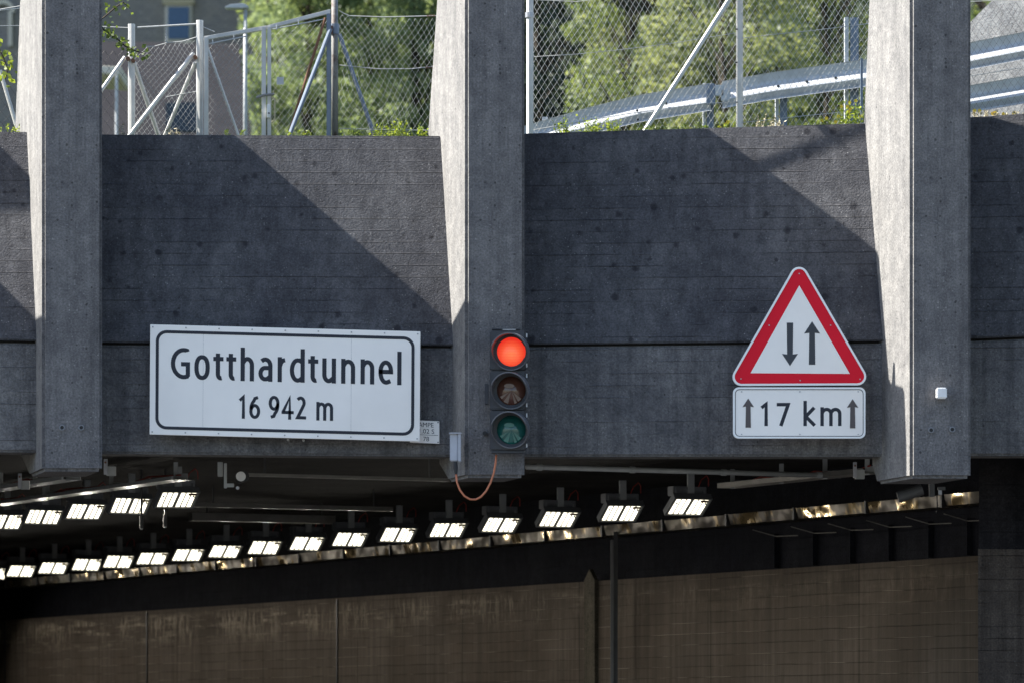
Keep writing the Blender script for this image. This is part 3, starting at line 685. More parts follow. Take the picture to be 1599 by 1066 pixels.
def write(pl, txt, a0, a1, b0, cap, th, gap, w, mat, parent, xs=1.0):
    """write on a board: ink from a0 to a1, baseline b0, cap height, stroke thickness (board units)"""
    adv = []; x = 0
    for ch in txt: adv.append(x); x += GL[ch][0]*cap*xs+(gap*cap+th if ch != ' ' else 0)
    last = x-gap*cap-th; sc = (a1-a0-th)/last
    for i, ch in enumerate(txt):
        if ch == ' ': continue
        mb = MB(); x0 = a0+th/2+adv[i]*sc
        for si, st in enumerate(GL[ch][1]):
            hh = cap-th*.0
            e0 = e1 = 0
            def ext(g, h): return 1 if abs(g[1]-h[1]) < .012 and abs(g[0]-h[0]) > .1 else 0 if abs(g[0]-h[0]) > .06 and ch not in 'k7' else (-1 if g[1] == 0 else (1 if g[1] in (XH, 1.06, .98) else 0))
            stroke_poly(pl, st, th/2, lambda gx, gy: (x0+gx*cap*xs*sc, b0+th/2+gy*(cap-th)), w+.0002*si+.00003*i, mb, ext(st[0], st[1])*th/2, ext(st[-1], st[-2])*th/2)
        mb.build('letter', mat, parent, keep=True)
def sx(x): return (x-234)*s_px-sw/2
# baseline rows measured in the sign frame (left edge top = 0)
write_at(pl_sign, 'Gotthardtunnel', [(266.7, 296.6), (303.4, 327.5), (333, 349.4), (353.3, 369.3), (375.6, 396.6), (403.5, 425.4), (433.5, 448.4), (452.5, 475.8), (481, 497.4), (503.2, 524.6), (532.7, 554.5), (563, 584.4), (591, 613.8), (620.3, 627.3)], sx, sh/2-(598-506-8)*s_px, 49.5*s_px, 6.6*s_px, .0016, M['ink'], T_sign)
for tx_, ex_, by_ in (('16', [(372.2, 382.8), (389.6, 406.6)], 142.6), ('942', [(419.8, 436.6), (440, 459), (462.6, 478.4)], 142.2), ('m', [(494.3, 520.5)], 142.4)):
    write_at(pl_sign, tx_, ex_, sx, sh/2-by_*s_px, 37*s_px, 4.9*s_px, .0016, M['ink'], T_sign)

# small plate
pl, w, h = quad_plane((640, 655), (686, 657), (640, 690), 40.47)
t = thing('number_plate', tuple(pl.at(0, -h/2)), 'small white plate with tiny writing half hidden behind the long sign', 'plate')
pl.slab([(-w/2, -h/2), (w/2, -h/2), (w/2, h/2), (-w/2, h/2)], -.006, 0).build('panel', M['signwhite'], t)
q = 40.47/F
text_on(pl, 'RAMPE', -w/2+8*q, w/2-9*q, h/2-10*q, h/2-3*q, .0015, M['inkgrey'], t, bold=0)
text_on(pl, '1.02 S', -w/2+15*q, w/2-8*q, h/2-20*q, h/2-13*q, .0015, M['inkgrey'], t, bold=0)
text_on(pl, '78', -w/2+21*q, w/2-16*q, h/2-32*q, h/2-25*q, .0015, M['inkgrey'], t, bold=0)
pl.slab([(-w/2+2*q, h/2-22.5*q), (w/2-2*q, h/2-22.5*q), (w/2-2*q, h/2-21.9*q), (-w/2+2*q, h/2-21.9*q)], .0005, .0015).build('rule', M['inkgrey'], t)
for a, b in ((w/2-2*q, h/2-2*q), (w/2-2*q, -h/2+2*q)): MB().cyl(pl.at(a, b, .002), .006, pl.n, .006, 8).build('rivet', M['ink'], t)

# triangle sign
Yt = 39.95; q = Yt/F
def round_poly(pts, r, seg=8):
    out = []; n_ = len(pts)
    for i in range(n_):
        p = Vector(pts[i]); a = (Vector(pts[i-1])-p).normalized(); b = (Vector(pts[(i+1) % n_])-p).normalized()
        ang = math.acos(max(-1, min(1, a.dot(b)))); dd = r/math.tan(ang/2); c = p+(a+b).normalized()*(r/math.sin(ang/2))
        s0 = p+a*dd-c; s1 = p+b*dd-c; a0 = math.atan2(s0.y, s0.x); a1 = math.atan2(s1.y, s1.x)
        while a1-a0 > math.pi: a1 -= 2*math.pi
        while a1-a0 < -math.pi: a1 += 2*math.pi
        for k in range(seg+1): tt = a0+(a1-a0)*k/seg; out.append((c.x+r*math.cos(tt), c.y+r*math.sin(tt)))
    return out
cx, cy = 1248.5, 520.
def tp(x, y): return ((x-cx)*q, (cy-y)*q)
pl = Plane(P(cx, cy, Yt), Vector((1, 0, 0)), Vector((0, 0, 1)))
def tri(g, r): # g: px inset from the outer rim
    A = Vector((1247.8, 403)); B = Vector((1133.5, 602)); C = Vector((1363, 601))
    pts = [tp(A.x, A.y+2*g), tp(B.x+g*1.73, B.y-g), tp(C.x-g*1.73, C.y-g)]
    return round_poly([Vector(p) for p in pts], r*q)
t = thing('warning_sign', tuple(pl.at(0, tp(0, 602)[1])), 'red and white triangular two-way traffic warning sign with up and down arrows', 'sign')
pl.slab(tri(0, 14), -.03, 0).build('panel', M['signedge'], t, bevel=.004)
pl.ring(tri(0.2, 14), tri(3.2, 11), .0, .010).build('rim', M['signedge'], t)
pl.slab(tri(3.4, 10.5), .0005, .0015).build('red_field', M['red'], t)
wp = [tp(1248, 446), tp(1172, 582), tp(1327, 583)]
pl.slab(wp, .002, .003).build('white_field', M['signwhite'], t)
def arrow(xc, y0, y1, up, sw_=5, hw=12.5, hh=19, mat=M['inkgrey'], parent=t, pl_=pl, f=tp):
    if up: pts = [(xc-sw_, y1), (xc+sw_, y1), (xc+sw_-.6, y0+hh-1), (xc+hw, y0+hh), (xc, y0), (xc-hw, y0+hh), (xc-sw_+.6, y0+hh-1)]
    else: pts = [(xc-sw_, y0), (xc-sw_+.6, y1-hh+1), (xc-hw, y1-hh), (xc, y1), (xc+hw, y1-hh), (xc+sw_-.6, y1-hh+1), (xc+sw_, y0)]
    pl_.slab([f(*p) for p in pts], .0035, .0045).build('arrow', mat, parent)
arrow(1233.5, 504, 571, False); arrow(1268, 502, 569, True)
for x, y in ((1248, 427.5), (1201, 508), (1297, 508), (1157, 591), (1343, 591.5), (1249.5, 593.5)): MB().cyl(pl.at(*tp(x, y), .003), .0065, pl.n, .006, 10).build('rivet', M['bolt'], t)
mb = MB(); mb.box(pl.at(0, tp(0, 540)[1], -.10), (.05, .14, .6)); mb.build('mounting_post', M['galv_paint'], t)
mb = MB(); mb.box(pl.at(0, tp(0, 540)[1], -.05), (.9, .03, .04)); mb.build('mounting_rail', M['galv_paint'], t)
# distance plate
cx2, cy2 = 1248., 644.
def tq(x, y): return ((x-cx2)*q, (cy2-y)*q)
pl2 = Plane(P(cx2, cy2, Yt), Vector((1, 0, 0)), Vector((0, 0, 1)))
t2 = thing('distance_sign', tuple(pl2.at(0, -40*q)), 'white rectangular plate reading 17 km between two up arrows, below the triangle', 'sign')
w2, h2 = 207*q, 80*q
pl2.slab(rrect(w2, h2, 9*q), -.03, 0).build('panel', M['signedge'], t2, bevel=.003)
pl2.ring(rrect(w2-.4*q, h2-.4*q, 9*q), rrect(w2-6*q, h2-6*q, 7*q), .0, .010).build('rim', M['signedge'], t2)
pl2.ring(rrect(w2-6.4*q, h2-6.4*q, 7*q), rrect(w2-8.4*q, h2-8.4*q, 6*q), .0003, .001).build('border_line', M['ink'], t2)
pl2.slab(rrect(w2-8.6*q, h2-8.6*q, 6*q), .0004, .0012).build('white_field', M['signwhite'], t2)
brn = plain('arrow_brown_ink', (.085, .07, .07), .5, 0, .15, 5, .0004)
arrow(1168.3, 621.5, 667, True, 4.2, 9, 13.5, brn, t2, pl2, tq); arrow(1331.3, 622.5, 668, True, 4.2, 9, 13.5, brn, t2, pl2, tq)
write_at(pl2, '17km', [(1186.4, 1199), (1212.9, 1233.4), (1254.5, 1273), (1281, 1314)], lambda x: (x-cx2)*q, (cy2-664.5)*q, 37.5*q, 5.4*q, .0016, M['ink'], t2)
for x in (1158, 1249, 1340):
    for y in (611, 677.5): MB().cyl(pl2.at(*tq(x, y), .003), .006, pl2.n, .006, 8).build('rivet', M['bolt'], t2)
mb = MB(); mb.box(pl2.at(0, 0, -.10), (.05, .14, .3)); mb.build('mounting_post', M['galv_paint'], t2)

# ------------------------------------------------------------------ traffic light
Yl = 39.78; q = Yl/F
c = P(794, 611, Yl)
t = thing('traffic_light', (c.x, Yl, P(0, 705, Yl).z), 'black three-lamp traffic light showing red on the middle pillar', 'traffic light')
yaw = Matrix.Rotation(R(-4), 3, 'Z')
hx = lambda x: (x-794)*q
for i, (y0, y1) in enumerate(((517, 578), (579, 640), (641, 703))):
    mb = MB(); cc = P(793.5, (y0+y1)/2, Yl+.06); mb.box(cc, (56*q, .14, (y1-y0)*q), yaw); mb.build('housing_section', M['tlblack'], t, bevel=.012)
    ctr = P(798.5, (549, 609.5, 670.5)[i], Yl-.012)
    ax = Vector((-.10, -1, -.07)).normalized()
    mb = MB(); mb.lathe(ctr, (0, -1, 0), [(.130, -.01), (.165, -.01), (.165, .02), (.132, .012), (.130, -.01)], 36); mb.build('lens_ring', M['tlblack'], t)
    mb = MB(); mb.lathe(ctr, (0, -1, 0), [(.134, .0), (.115, .022), (.085, .036), (.05, .044), (.0005, .048)], 36)
    ln_ = mb.build('lens', M[('lens_red', 'lens_amber', 'lens_green')[i]], t, smooth=True)
    if i:
        mb = MB()  # pale wedges paint reflections onto the facets of the unlit lenses
        for a, r0, r1, da in ((-143, .03, .118, 8), (-112, .012, .125, 13), (-70, .012, .125, 7), (-47, .02, .12, 12), (92, .01, .05, 60)):
            def pp(r, an): return ctr+Vector((r*math.cos(R(an)), -.052+.3*r*r*6*.3, r*math.sin(R(an))))
            n0 = len(mb.v)
            if da > 30: mb.add([ctr+Vector((.048*math.cos(R(k*30))-.02, -.055, .04+.022*math.sin(R(k*30)))) for k in range(12)], [tuple(range(12))])
            else: mb.add([pp(r0, a), pp(r1, a-da), pp(r1, a+da*.6)], [(0, 1, 2)])
        mb.build('facet_reflection', M['facet_amber' if i == 1 else 'facet_green'], ln_, keep=True)
    # cut-away visor: long over the top, short below
    mb = MB(); sgm = 40; ri, ro = .160, .170; vs = []; axn = ax
    u = Vector((0, 0, 1))-axn*axn.z; u.normalize(); wv = axn.cross(u)
    for j in range(sgm):
        an = 2*math.pi*j/sgm; Ln = .05+.21*max(0, min(1, (math.cos(an)+.75)/1.1))
        for r, hgt in ((ri, 0), (ri, Ln), (ro, Ln), (ro, 0)): vs.append(ctr+Vector((0, .0, 0))+axn*hgt+(u*math.cos(an)+wv*math.sin(an))*r)
    fs = []
    for j in range(sgm):
        k = (j+1) % sgm
        for e in range(4): fs.append((j*4+e, j*4+(e+1) % 4, k*4+(e+1) % 4, k*4+e))
    mb.add(vs, fs); mb.build('visor', M['visor'], t, smooth=False)
    for zz in (y0+7, y1-8):
        mb = MB(); mb.box(P(822.5, zz, Yl), (.012, .03, .035)); mb.build('hinge', M['bolt'], t)
mb = MB(); mb.box(P(793, 705.5, Yl+.06), (50*q, .10, .02)); mb.box(P(790, 514.5, Yl+.06), (44*q, .10, .012)); mb.build('end_cap', M['tlblack'], t, bevel=.003)
mb = MB(); mb.box(P(795, 515, Yl+.03), (.12, .05, .008)); mb.build('top_bracket', M['bolt'], t)
mb = MB(); mb.box(P(760, 615, Yl+.10), (6*q, .10, 32*q)); mb.build('wall_bracket', M['tlblack'], t, bevel=.003)
mb = MB(); mb.cyl(P(757, 676, 39.97), .02, (0, 1, 0), .05, 12); mb.build('cable_gland', M['blk'], t)
# grey junction box and orange cable
c = P(710, 698, 39.95)
t = thing('junction_box', tuple(P(710, 720, 39.95)), 'small pale grey junction box on the left side of the middle pillar', 'junction box')
mb = MB(); mb.box(P(709, 698, 39.95), (.075, .1, .255)); mb.build('body', M['box'], t, bevel=.008)
mb = MB(); mb.box(P(717.5, 698, 39.93), (.03, .1, .265)); mb.build('lid', M['box'], t, bevel=.006)
mb = MB(); mb.box(P(711, 676, 39.93), (.115, .12, .01)); mb.build('rain_cap', M['box'], t)
mb = MB(); mb.tube([P(711, 720, 39.92), P(711.5, 730, 39.92), P(712, 740, 39.91)], [.018, .022, .012], 10); mb.build('gland', M['blk'], t)
cp = [(712, 738), (713.5, 752), (718, 764), (725, 773.5), (734, 778.8), (743, 779), (751, 775), (759, 766), (766, 753), (771, 738), (774, 722), (775, 709)]
mb = MB(); mb.tube([P(x, y, 39.91) for x, y in cp], .0095, 10)
o = mb.build('cable', M['orange'], loc=tuple(P(740, 779, 39.91)), smooth=True); tag(o, 'orange cable looping below the traffic light to the junction box', 'cable')
# fixings on the pillars
c = P(1470, 613.5, 39.33)
o = MB().box(c, (16*.0058, .1, 17*.0058)).build('wall_block', M['white'], loc=tuple(c), bevel=.01); tag(o, 'small white square block fixed on the right pillar', 'block')
for x, y, lab in ((97, 667, 'left bolt hole of the pair low on the leftmost pillar'), (127, 667, 'right bolt hole of the pair low on the leftmost pillar'), (1454, 671, 'left black bolt hole on the right pillar below the white block'), (1487, 670, 'right black bolt hole on the right pillar below the white block')):
    Y = 39.4 if x > 1000 else 40
    c = P(x, y, Y-.004); t = thing('bolt_socket', tuple(c), lab, 'fixing', 'bolt sockets on the pillars')
    mb = MB(); mb.lathe(c, (0, -1, 0), [(.017, .0), (.017, .012), (.026, .012), (.028, -.002)], 20); mb.build('collar', M['lamphouse'], t)
    mb = MB(); mb.lathe(c, (0, -1, 0), [(.0005, .004), (.018, .004)], 20); mb.build('hole', M['blk'], t)
# unseen mast added above the middle pillar only to cast a wall shadow
m0 = cast(1236, 294, 40.615, 808); m2 = cast(1345, 190, 40.71, 808); mx_ = P(808, 0, 40).x
b = Vector((mx_, 40+m0[0], m0[1]-.1)); a = Vector((mx_, 40+m2[0], m2[1]+.4))
t = thing('shadow_mast', tuple(b), 'slim unseen mast added on top of the middle pillar to cast a wall shadow', 'mast')
mb = MB(); mb.tube([b-Vector((0, .0, .3)), a], .015, 12); mb.build('pole', M['galv_paint'], t)
m1 = Vector((mx_, 40+cast(1280, 236, 40.665, 808)[0], cast(1280, 236, 40.665, 808)[1])); mb = MB(); mb.box(m1+Vector((0, .02, 0)), (.08, .07, .08)); mb.build('caster_block', M['galv_paint'], t, bevel=.02)

# ------------------------------------------------------------------ fences on top
YF = 43.0
def bar(mb, x0, y0, x1, y1, wpx, Y=YF, Y1=None, seg=8): mb.tube([P(x0, y0, Y), P(x1, y1, Y1 or Y)], wpx*Y/F/2, seg); return mb
def chain(xa, xb, topf, botf, Y, dw, dh, parent, mat, r=.0021, sag=0., skew=0., name='wire_mesh'):
    """zigzag woven wires; dw, dh half diamond size in px; topf/botf px rows as functions of x"""
    mb = MB(); ncol = int((xb-xa)/dw)
    for k in range(ncol):
        seg = []; j = 0; y0 = 260.; n_ = int((y0+30)/dh)
        for j in range(n_):
            xx = xa+dw*(k+((j+k) % 2)); yy = y0-j*dh
            yy += skew*(xx-xa)
            yy += sag*noise.noise(Vector((xx*.012, yy*.012, 3.1)))*14; xx2 = xx+sag*noise.noise(Vector((xx*.015, yy*.015, 9.)))*10
            if botf(xx) >= yy >= topf(xx) and xa-2 <= xx2 <= xb+2:
                dy = .004 if (j+k) % 2 else -.004
                p = P(xx2, yy, Y); p.y += dy; seg.append(p)
            else:
                if len(seg) > 1: mb.tube(seg, r, 4, False)
                seg = []
        if len(seg) > 1: mb.tube(seg, r, 4, False)
    return mb.build(name, mat, parent, keep=True, smooth=True)
def cap(mb, x, y, wpx, Y=YF):
    c = P(x, y, Y); r = wpx*Y/F/2; mb.lathe(c, (0, 0, 1), [(r*1.25, -.02), (r*1.25, .0), (r*.9, .02), (r*.3, .035), (.0005, .036)], 12); return mb
# left fence
t = thing('wire_fence', tuple(P(206, 215, YF)), 'old chain-link fence with leaning struts left of the gate', 'fence')
mb = MB(); bar(mb, 205.5, 230, 205.5, 38, 11); cap(mb, 205.5, 38, 11); mb.build('post', M['post'], t, smooth=False)
mb = MB(); bar(mb, 312, 230, 312, 32, 11); cap(mb, 312, 32, 11); mb.build('post', M['post'], t)
for x0, y0, x1, y1, w_, YY in ((195, 90, 120, 195, 6.5, 42.7), (209, 98, 251, 222, 7, 43.4), (302, 84, 190, 228, 7, 42.7), (305, 98, 252, 225, 6, 43.4), (28, 205, 0, 110, 6, 43), (60, 10, -80, 25, 1.5, 43)):
    mb = MB(); bar(mb, x0, y0, x1, y1, w_, 43.0, YY); mb.build('strut', M['post'], t)
mb = MB(); bar(mb, 214, 43.5, 306, 38, 3); mb.build('top_rail', M['wire'], t)
for pts in (((222, 73), (240, 73), (262, 67), (285, 65), (308, 58)), ((160, 42), (206, 44)), ((60, 40), (0, 41)), ((258, 152), (285, 147), (308, 143)), ((0, 15), (30, 10), (60, 9)), ((312, 40), (335, 50))):
    mb = MB(); mb.tube([P(x, y, YF) for x, y in pts], .005, 5); mb.build('tension_wire', M['wire'], t)
mb = MB()
for k in range(9): mb.tube([P(259.5+(1 if k % 2 else -1), 45+k*2.4, YF), P(259.5+(-1 if k % 2 else 1), 48+k*2.4, YF)], .006, 5)
mb.build('chain', M['wire'], t)
for x, y in ((200, 92), (305, 90), (208, 95)):
    mb = MB(); mb.cyl(P(x, y, YF-.05), .02, (0, 1, 0), .06, 10); mb.build('bolt', M['rust'], t)
chain(207, 311, lambda x: 73-(x-222)*.16, lambda x: 240, 43.05, 4.2, 5.4, t, M['wire'], .0019, .6, .12)
chain(60, 205, lambda x: 73, lambda x: 240, 43.3, 7, 9.5, t, M['wiredark'], .0022, .4)
chain(-60, 60, lambda x: 78, lambda x: 240, 43.3, 7, 9.5, t, M['wiredark'], .0022, .4)
# gate
t = thing('metal_gate', tuple(P(415, 215, YF)), 'double-leaf steel gate filled with chain-link, latch bars in the middle', 'gate')
GY = 42.9
for x, w_, y0, mt in ((322, 7, 58, 'post'), (412, 7, 42, 'post'), (420.5, 6, 42, 'post'), (513.5, 7, 22, 'bluegrey')):
    mb = MB(); c = P(x, (y0+225)/2, GY); mb.box(c, (w_*GY/F, .04, (225-y0)*GY/F)); mb.build('stile', M[mt], t, bevel=.005)
for x0, y0, x1, y1 in ((318, 60, 417, 43), (417, 43, 516, 17.5)):
    mb = MB(); a = P(x0, y0, GY); b = P(x1, y1, GY); hh = Vector((0, 0, 3.2*GY/F)); mb.hexa([a-hh, b-hh, b+hh, a+hh], [v+Vector((0, .04, 0)) for v in (a-hh, b-hh, b+hh, a+hh)]); mb.build('top_rail', M['post'], t, bevel=.004)
mb = MB(); bar(mb, 321, 66, 376, 222, 4, GY); mb.build('diagonal_brace', M['post'], t)
mb = MB(); bar(mb, 508, 28, 446, 225, 4.5, GY); mb.build('diagonal_brace', M['rust'], t)
mb = MB(); bar(mb, 325, 69, 385, 57, 2, GY); bar(mb, 425, 46, 508, 30, 2, GY)
for x, y in ((332, 65), (365, 58), (432, 42), (466, 34)): bar(mb, x, y-3, x, y+5, 2, GY)
mb.build('mesh_rail', M['galv'], t)
chain(325, 409, lambda x: 69-(x-325)*.19, lambda x: 240, 42.95, 4.4, 5.6, t, M['wire'], .0021, .5, -.1)
chain(424, 511, lambda x: 48-(x-424)*.2, lambda x: 240, 42.95, 4.4, 5.6, t, M['wire'], .0016, .8, -.1)
mb = MB(); mb.tube([P(400, 153, GY-.05), P(412, 149, GY-.05), P(428, 147.5, GY-.05)], .013, 8); mb.build('latch_bar', M['patchy'], t)
mb = MB(); mb.tube([P(x, y, GY-.05) for x, y in ((423, 152), (429, 154), (429, 186), (424, 191))], .008, 6); mb.build('handle', M['dry'], t)
mb = MB(); mb.box(P(419.5, 174, GY-.03), (.035, .04, .13)); mb.build('lock_case', M['white'], t, bevel=.003)
mb = MB(); mb.cyl(P(420, 177, GY-.06), .008, (0, 1, 0), .02, 8); mb.build('keyhole', M['blk'], t)
mb = MB(); mb.box(P(437.5, 126.5, GY-.01), (.07, .006, .075)); mb.build('tag_plate', M['galv'], t)
# big post with struts
t = thing('fence_post', tuple(P(522, 215, YF)), 'tall weathered round post with two splayed blue-grey struts right of the gate', 'post')
mb = MB(); bar(mb, 523, 230, 522.5, -60, 10.5, YF, None, 12); mb.build('pole', M['patchy'], t, smooth=True)
mb = MB(); bar(mb, 516, 46, 448, 222, 6.5, 42.9, 42.4); mb.build('strut', M['bluegrey'], t)
mb = MB(); bar(mb, 530, 54, 583, 208, 6.5, 42.9, 42.9); mb.build('strut', M['bluegrey'], t)
mb = MB(); mb.cyl(P(522.5, 46, YF), .046, (0, 0, 1), .10, 12); mb.build('clamp', M['bluegrey'], t)
mb = MB(); mb.box(P(517, 47, YF-.05), (.03, .03, .08)); mb.build('clamp_bolt', M['rust'], t)
t = thing('wire_fence', tuple(P(600, 215, YF)), 'sagging chain-link between the tall weathered post and the middle pillar', 'fence')
def sagt(x): return 18+7*min(1, (x-530)/16) if x < 546 else 25+.5*math.sin(x*.05)
chain(531, 690, lambda x: sagt(x), lambda x: 240, 42.6, 4.6, 7.2, t, M['wire'], .0015, .9, .05)
for pts in ([(530, 17), (536, 21), (546, 25), (600, 27), (683, 25)], [(530, 102), (560, 105), (590, 108), (640, 108), (678, 104)], [(530, 201), (600, 203), (680, 204)]):
    mb = MB(); mb.tube([P(x, y, 42.6) for x, y in pts], .0045, 5); mb.build('tension_wire', M['wire'], t)
for x, y in ((667, 25.5), (665, 106)):
    mb = MB(); mb.tube([P(x+k*1.2, y+(1.5 if k % 2 else -1.5), 42.58) for k in range(11)], .006, 5); mb.build('wire_twist', M['rust'], t)
# right fence
t = thing('wire_fence', tuple(P(1155, 205, YF)), 'tall chain-link fence in front of the crash barrier, between middle and right pillars', 'fence')
mb = MB(); bar(mb, 827.5, 230, 827.5, -60, 11, 42.6, None, 10); mb.build('post', M['post'], t)
mb = MB(); mb.box(P(1155, 80, 42.8), (10.5*42.8/F, .05, 300*42.8/F)); mb.build('post', M['post'], t, bevel=.01)
mb = MB(); bar(mb, 1160, -34, 996, 222, 7.5, 42.7, 42.2); mb.build('strut', M['post'], t)
mb = MB(); mb.box(P(1345.5, 160, 42.3), (.022, .03, .85)); mb.build('end_angle', M['bluegrey'], t)
mb = MB(); mb.cyl(P(827, 24, 42.6), .043, (0, 0, 1), .05, 12); mb.build('clamp', M['bolt'], t)
chain(833, 1152, lambda x: -25, lambda x: 240, 42.75, 4.55, 7.3, t, M['wire'], .0024, .35, -.03)
chain(1158, 1362, lambda x: -25, lambda x: 240, 42.75, 4.55, 7.0, t, M['wire'], .0025, .3, -.05)
for pts in ([(834, 89), (900, 85), (960, 79), (1050, 68), (1148, 52)], [(1158, 60), (1200, 55), (1270, 48), (1310, 43), (1358, 37)], [(834, 203), (980, 178), (1100, 162), (1150, 160)], [(1158, 192), (1250, 182), (1350, 172)], [(834, 0), (900, 3), (990, -8)]):
    mb = MB(); mb.tube([P(x, y, 42.72) for x, y in pts], .0038, 5); mb.build('tension_wire', M['wire'], t)
for y in (46, 98, 160):
    mb = MB(); mb.cyl(P(1150, y, 42.75), .008, (1, 0, 0), .02, 6); mb.build('bolt', M['blk'], t)
t = thing('wire_fence', tuple(P(1580, 185, YF)), 'thin chain-link fence right of the right pillar before the pale concrete', 'fence')
chain(1500, 1700, lambda x: 2, lambda x: 230, 42.6, 5, 7.5, t, M['wiredark'], .0014, .4, -.1)
for pts in ([(1510, 3), (1560, 1), (1640, -8)], [(1510, 120), (1560, 112), (1640, 98)]):
    mb = MB(); mb.tube([P(x, y, 42.6) for x, y in pts], .0038, 5); mb.build('tension_wire', M['wire'], t)

# ------------------------------------------------------------------ crash barriers
WP = [(-.155, .0), (-.150, .035), (-.115, .035), (-.085, -.0), (-.055, -.045), (-.0, -.05), (.055, -.045), (.085, .0), (.115, .035), (.150, .035), (.155, .0)]
WP = [(-.155, -.085), (-.150, -.065), (-.14, -.01), (-.125, -.008), (-.075, -.05), (-.06, -.058), (-.045, -.05), (.03, .035), (.05, .045), (.07, .045), (.145, .03), (.155, .02)]
def wbeam(pts, parent, name='rail'):
    """pts: world points of the beam centre line; section in depth/height, thin sheet with thickness"""
    mb = MB(); m_ = len(WP); k0 = 0
    for side in (0, 1):
        for p in pts:
            for hz_, dp in WP: mb.v.append(Vector((p.x, p.y+dp+side*.006, p.z+hz_)))
    np_ = len(pts)
    for side in (0, 1):
        o_ = side*np_*m_
        for i in range(np_-1):
            for j in range(m_-1): mb.f.append((o_+i*m_+j, o_+(i+1)*m_+j, o_+(i+1)*m_+j+1, o_+i*m_+j+1))
    return mb.build(name, M['galv'], parent)
def smooth_pts(ctrl, Y, n_=30):
    out = []
    for i in range(n_+1):
        x = ctrl[0][0]+(ctrl[-1][0]-ctrl[0][0])*i/n_
        for (a, ya), (b, yb) in zip(ctrl, ctrl[1:]):
            if a <= x <= b+.01: y = ya+(yb-ya)*(x-a)/(b-a); break
        out.append(P(x, y, Y))
    return out
YG = 47.
t = thing('crash_barrier', tuple(P(1100, 200, YG)), 'long galvanised crash barrier rising to the right behind the fence', 'crash barrier')
wbeam(smooth_pts([(700, 252), (835, 214), (930, 187), (1000, 170), (1110, 152)], YG), t)
wbeam(smooth_pts([(1128, 149), (1200, 136), (1350, 115), (1470, 97), (1599, 72), (1750, 45)], YG-.03), t)
wbeam(smooth_pts([(1440, 168), (1599, 141), (1750, 115)], YG), t, 'lower_rail')
def gpost(x, y0, y1, w_=16, pale=6):
    c = P(x, (y0+y1)/2, YG+.12)
    mb = MB(); h = (y1-y0)*YG/F
    mb.box(c+Vector((-w_/2*YG/F, 0, 0)), (pale*YG/F, .12, h)); mb.build('post_flange', M['galv'], t)
    mb = MB(); mb.box(c+Vector((pale/2*YG/F, .0, 0)), ((w_-pale)*YG/F, .06, h)); mb.build('post_web', M['bluegrey'], t)
gpost(1331, 28, 215, 19, 6); gpost(1221, 150, 215, 16, 5); gpost(1107, 131, 215, 15, 4); gpost(857, 184, 225, 12, 9)
for x, y in ((1110, 148), (1123, 142), (1133, 150)):
    mb = MB(); mb.box(P(x, y, YG-.06), (.10, .05, .22 if x == 1110 else .12)); mb.build('splice_plate', M['bluegrey'] if x == 1110 else M['galv'], t, bevel=.006)
for x, y in ((995, 173), (996, 187), (1215, 135), (1260, 128), (1305, 122), (1040, 162)):
    mb = MB(); mb.cyl(P(x, y, YG-.05), .014, (0, 1, 0), .02, 8); mb.build('bolt', M['blk'], t)
# concrete behind right
t_pts = [P(1490, 230, 50), P(1800, 230, 50), P(1800, -160, 50.9), P(1640, -90, 50.7), P(1490, 60, 50.4)]
mb = MB(); mb.prism(t_pts, (0, 2.5, 0)); o = mb.build('retaining_wall', M['retain'], loc=tuple(P(1650, 230, 50))); tag(o, 'pale sloping concrete retaining wall behind the barrier at the top right', 'wall')

# ------------------------------------------------------------------ buildings, street lamp
YB = 210.
def bp(x, y, Y=YB): return P(x, y, Y)
t = thing('stone_building', tuple(P(200, 230, YB)), 'grey stone building far behind with a blue shuttered window', 'building')
a = P(-260, 330, YB); b = P(425, -420, YB)
mb = MB(); mb.box(((a.x+b.x)/2, YB+4, (a.z+b.z)/2), (b.x-a.x, 8, b.z-a.z)); mb.build('wall', M['stone'], t)
for x, y in ((279, 37), (130, 37)):
    c = P(x, y, YB-.03); k = YB/F
    mb = MB(); mb.box(c, (42*k, .12, 62*k)); fr = mb.build('window', M['retain'] if False else M['cream'], t)
    mb = MB(); mb.box(c+Vector((0, -.09, 0)), (33*k, .1, 50*k)); mb.build('shutter', M['blue'], fr)
    mb = MB(); mb.box(c+Vector((0, -.10, 33*k)), (50*k, .2, 7*k)); mb.build('lintel', M['dry'], fr)
c = P(5, 20, YB-.05)
mb = MB(); mb.lathe(c, (0, -1, 0), [(13*YB/F, 0), (13*YB/F, .15), (19*YB/F, .15), (19*YB/F, 0)], 16, -90, 90); mb.box(P(16, 45, YB-.1), (6*YB/F, .2, 55*YB/F)); mb.build('window', M['cream'], t)
t = thing('low_building', tuple(P(220, 230, 110)), 'low building with dark slate roof behind the left fence', 'building')
a = P(60, 230, 110); b = P(372, 72, 112)
mb = MB(); mb.prism([P(40, 330, 108), P(380, 330, 108), P(380, 222, 108), P(40, 222, 108)], (0, 7, 0)); mb.build('wall', M['stone'], t)
mb = MB(); mb.prism([P(25, 214, 107.5), P(392, 214, 107.5), P(372, 74, 112), P(40, 68, 112)], (0, .2, .12)); mb.build('roof', M['roof'], t)
mb = MB(); mb.box(P(283, 184, 107.2), (46*110/F, .3, 44*110/F)); mb.build('door', plain('faded_blue_paint', (.045, .06, .085), .8), t)
# pale van-like shelter at left
t = thing('shelter', tuple(P(180, 200, 80)), 'pale roofed shelter glimpsed behind the fence beside the leftmost pillar', 'shelter')
mb = MB(); mb.prism([P(120, 100, 80), P(190, 104, 80), P(186, 118, 80), P(120, 112, 80)], (0, 2, 0)); mb.build('roof', M['cream'], t, bevel=.02)
for x in (182, 140): mb = MB(); mb.tube([P(x, 330, 80), P(x, 118, 80)], .03, 8); mb.build('post', M['galv'], t)
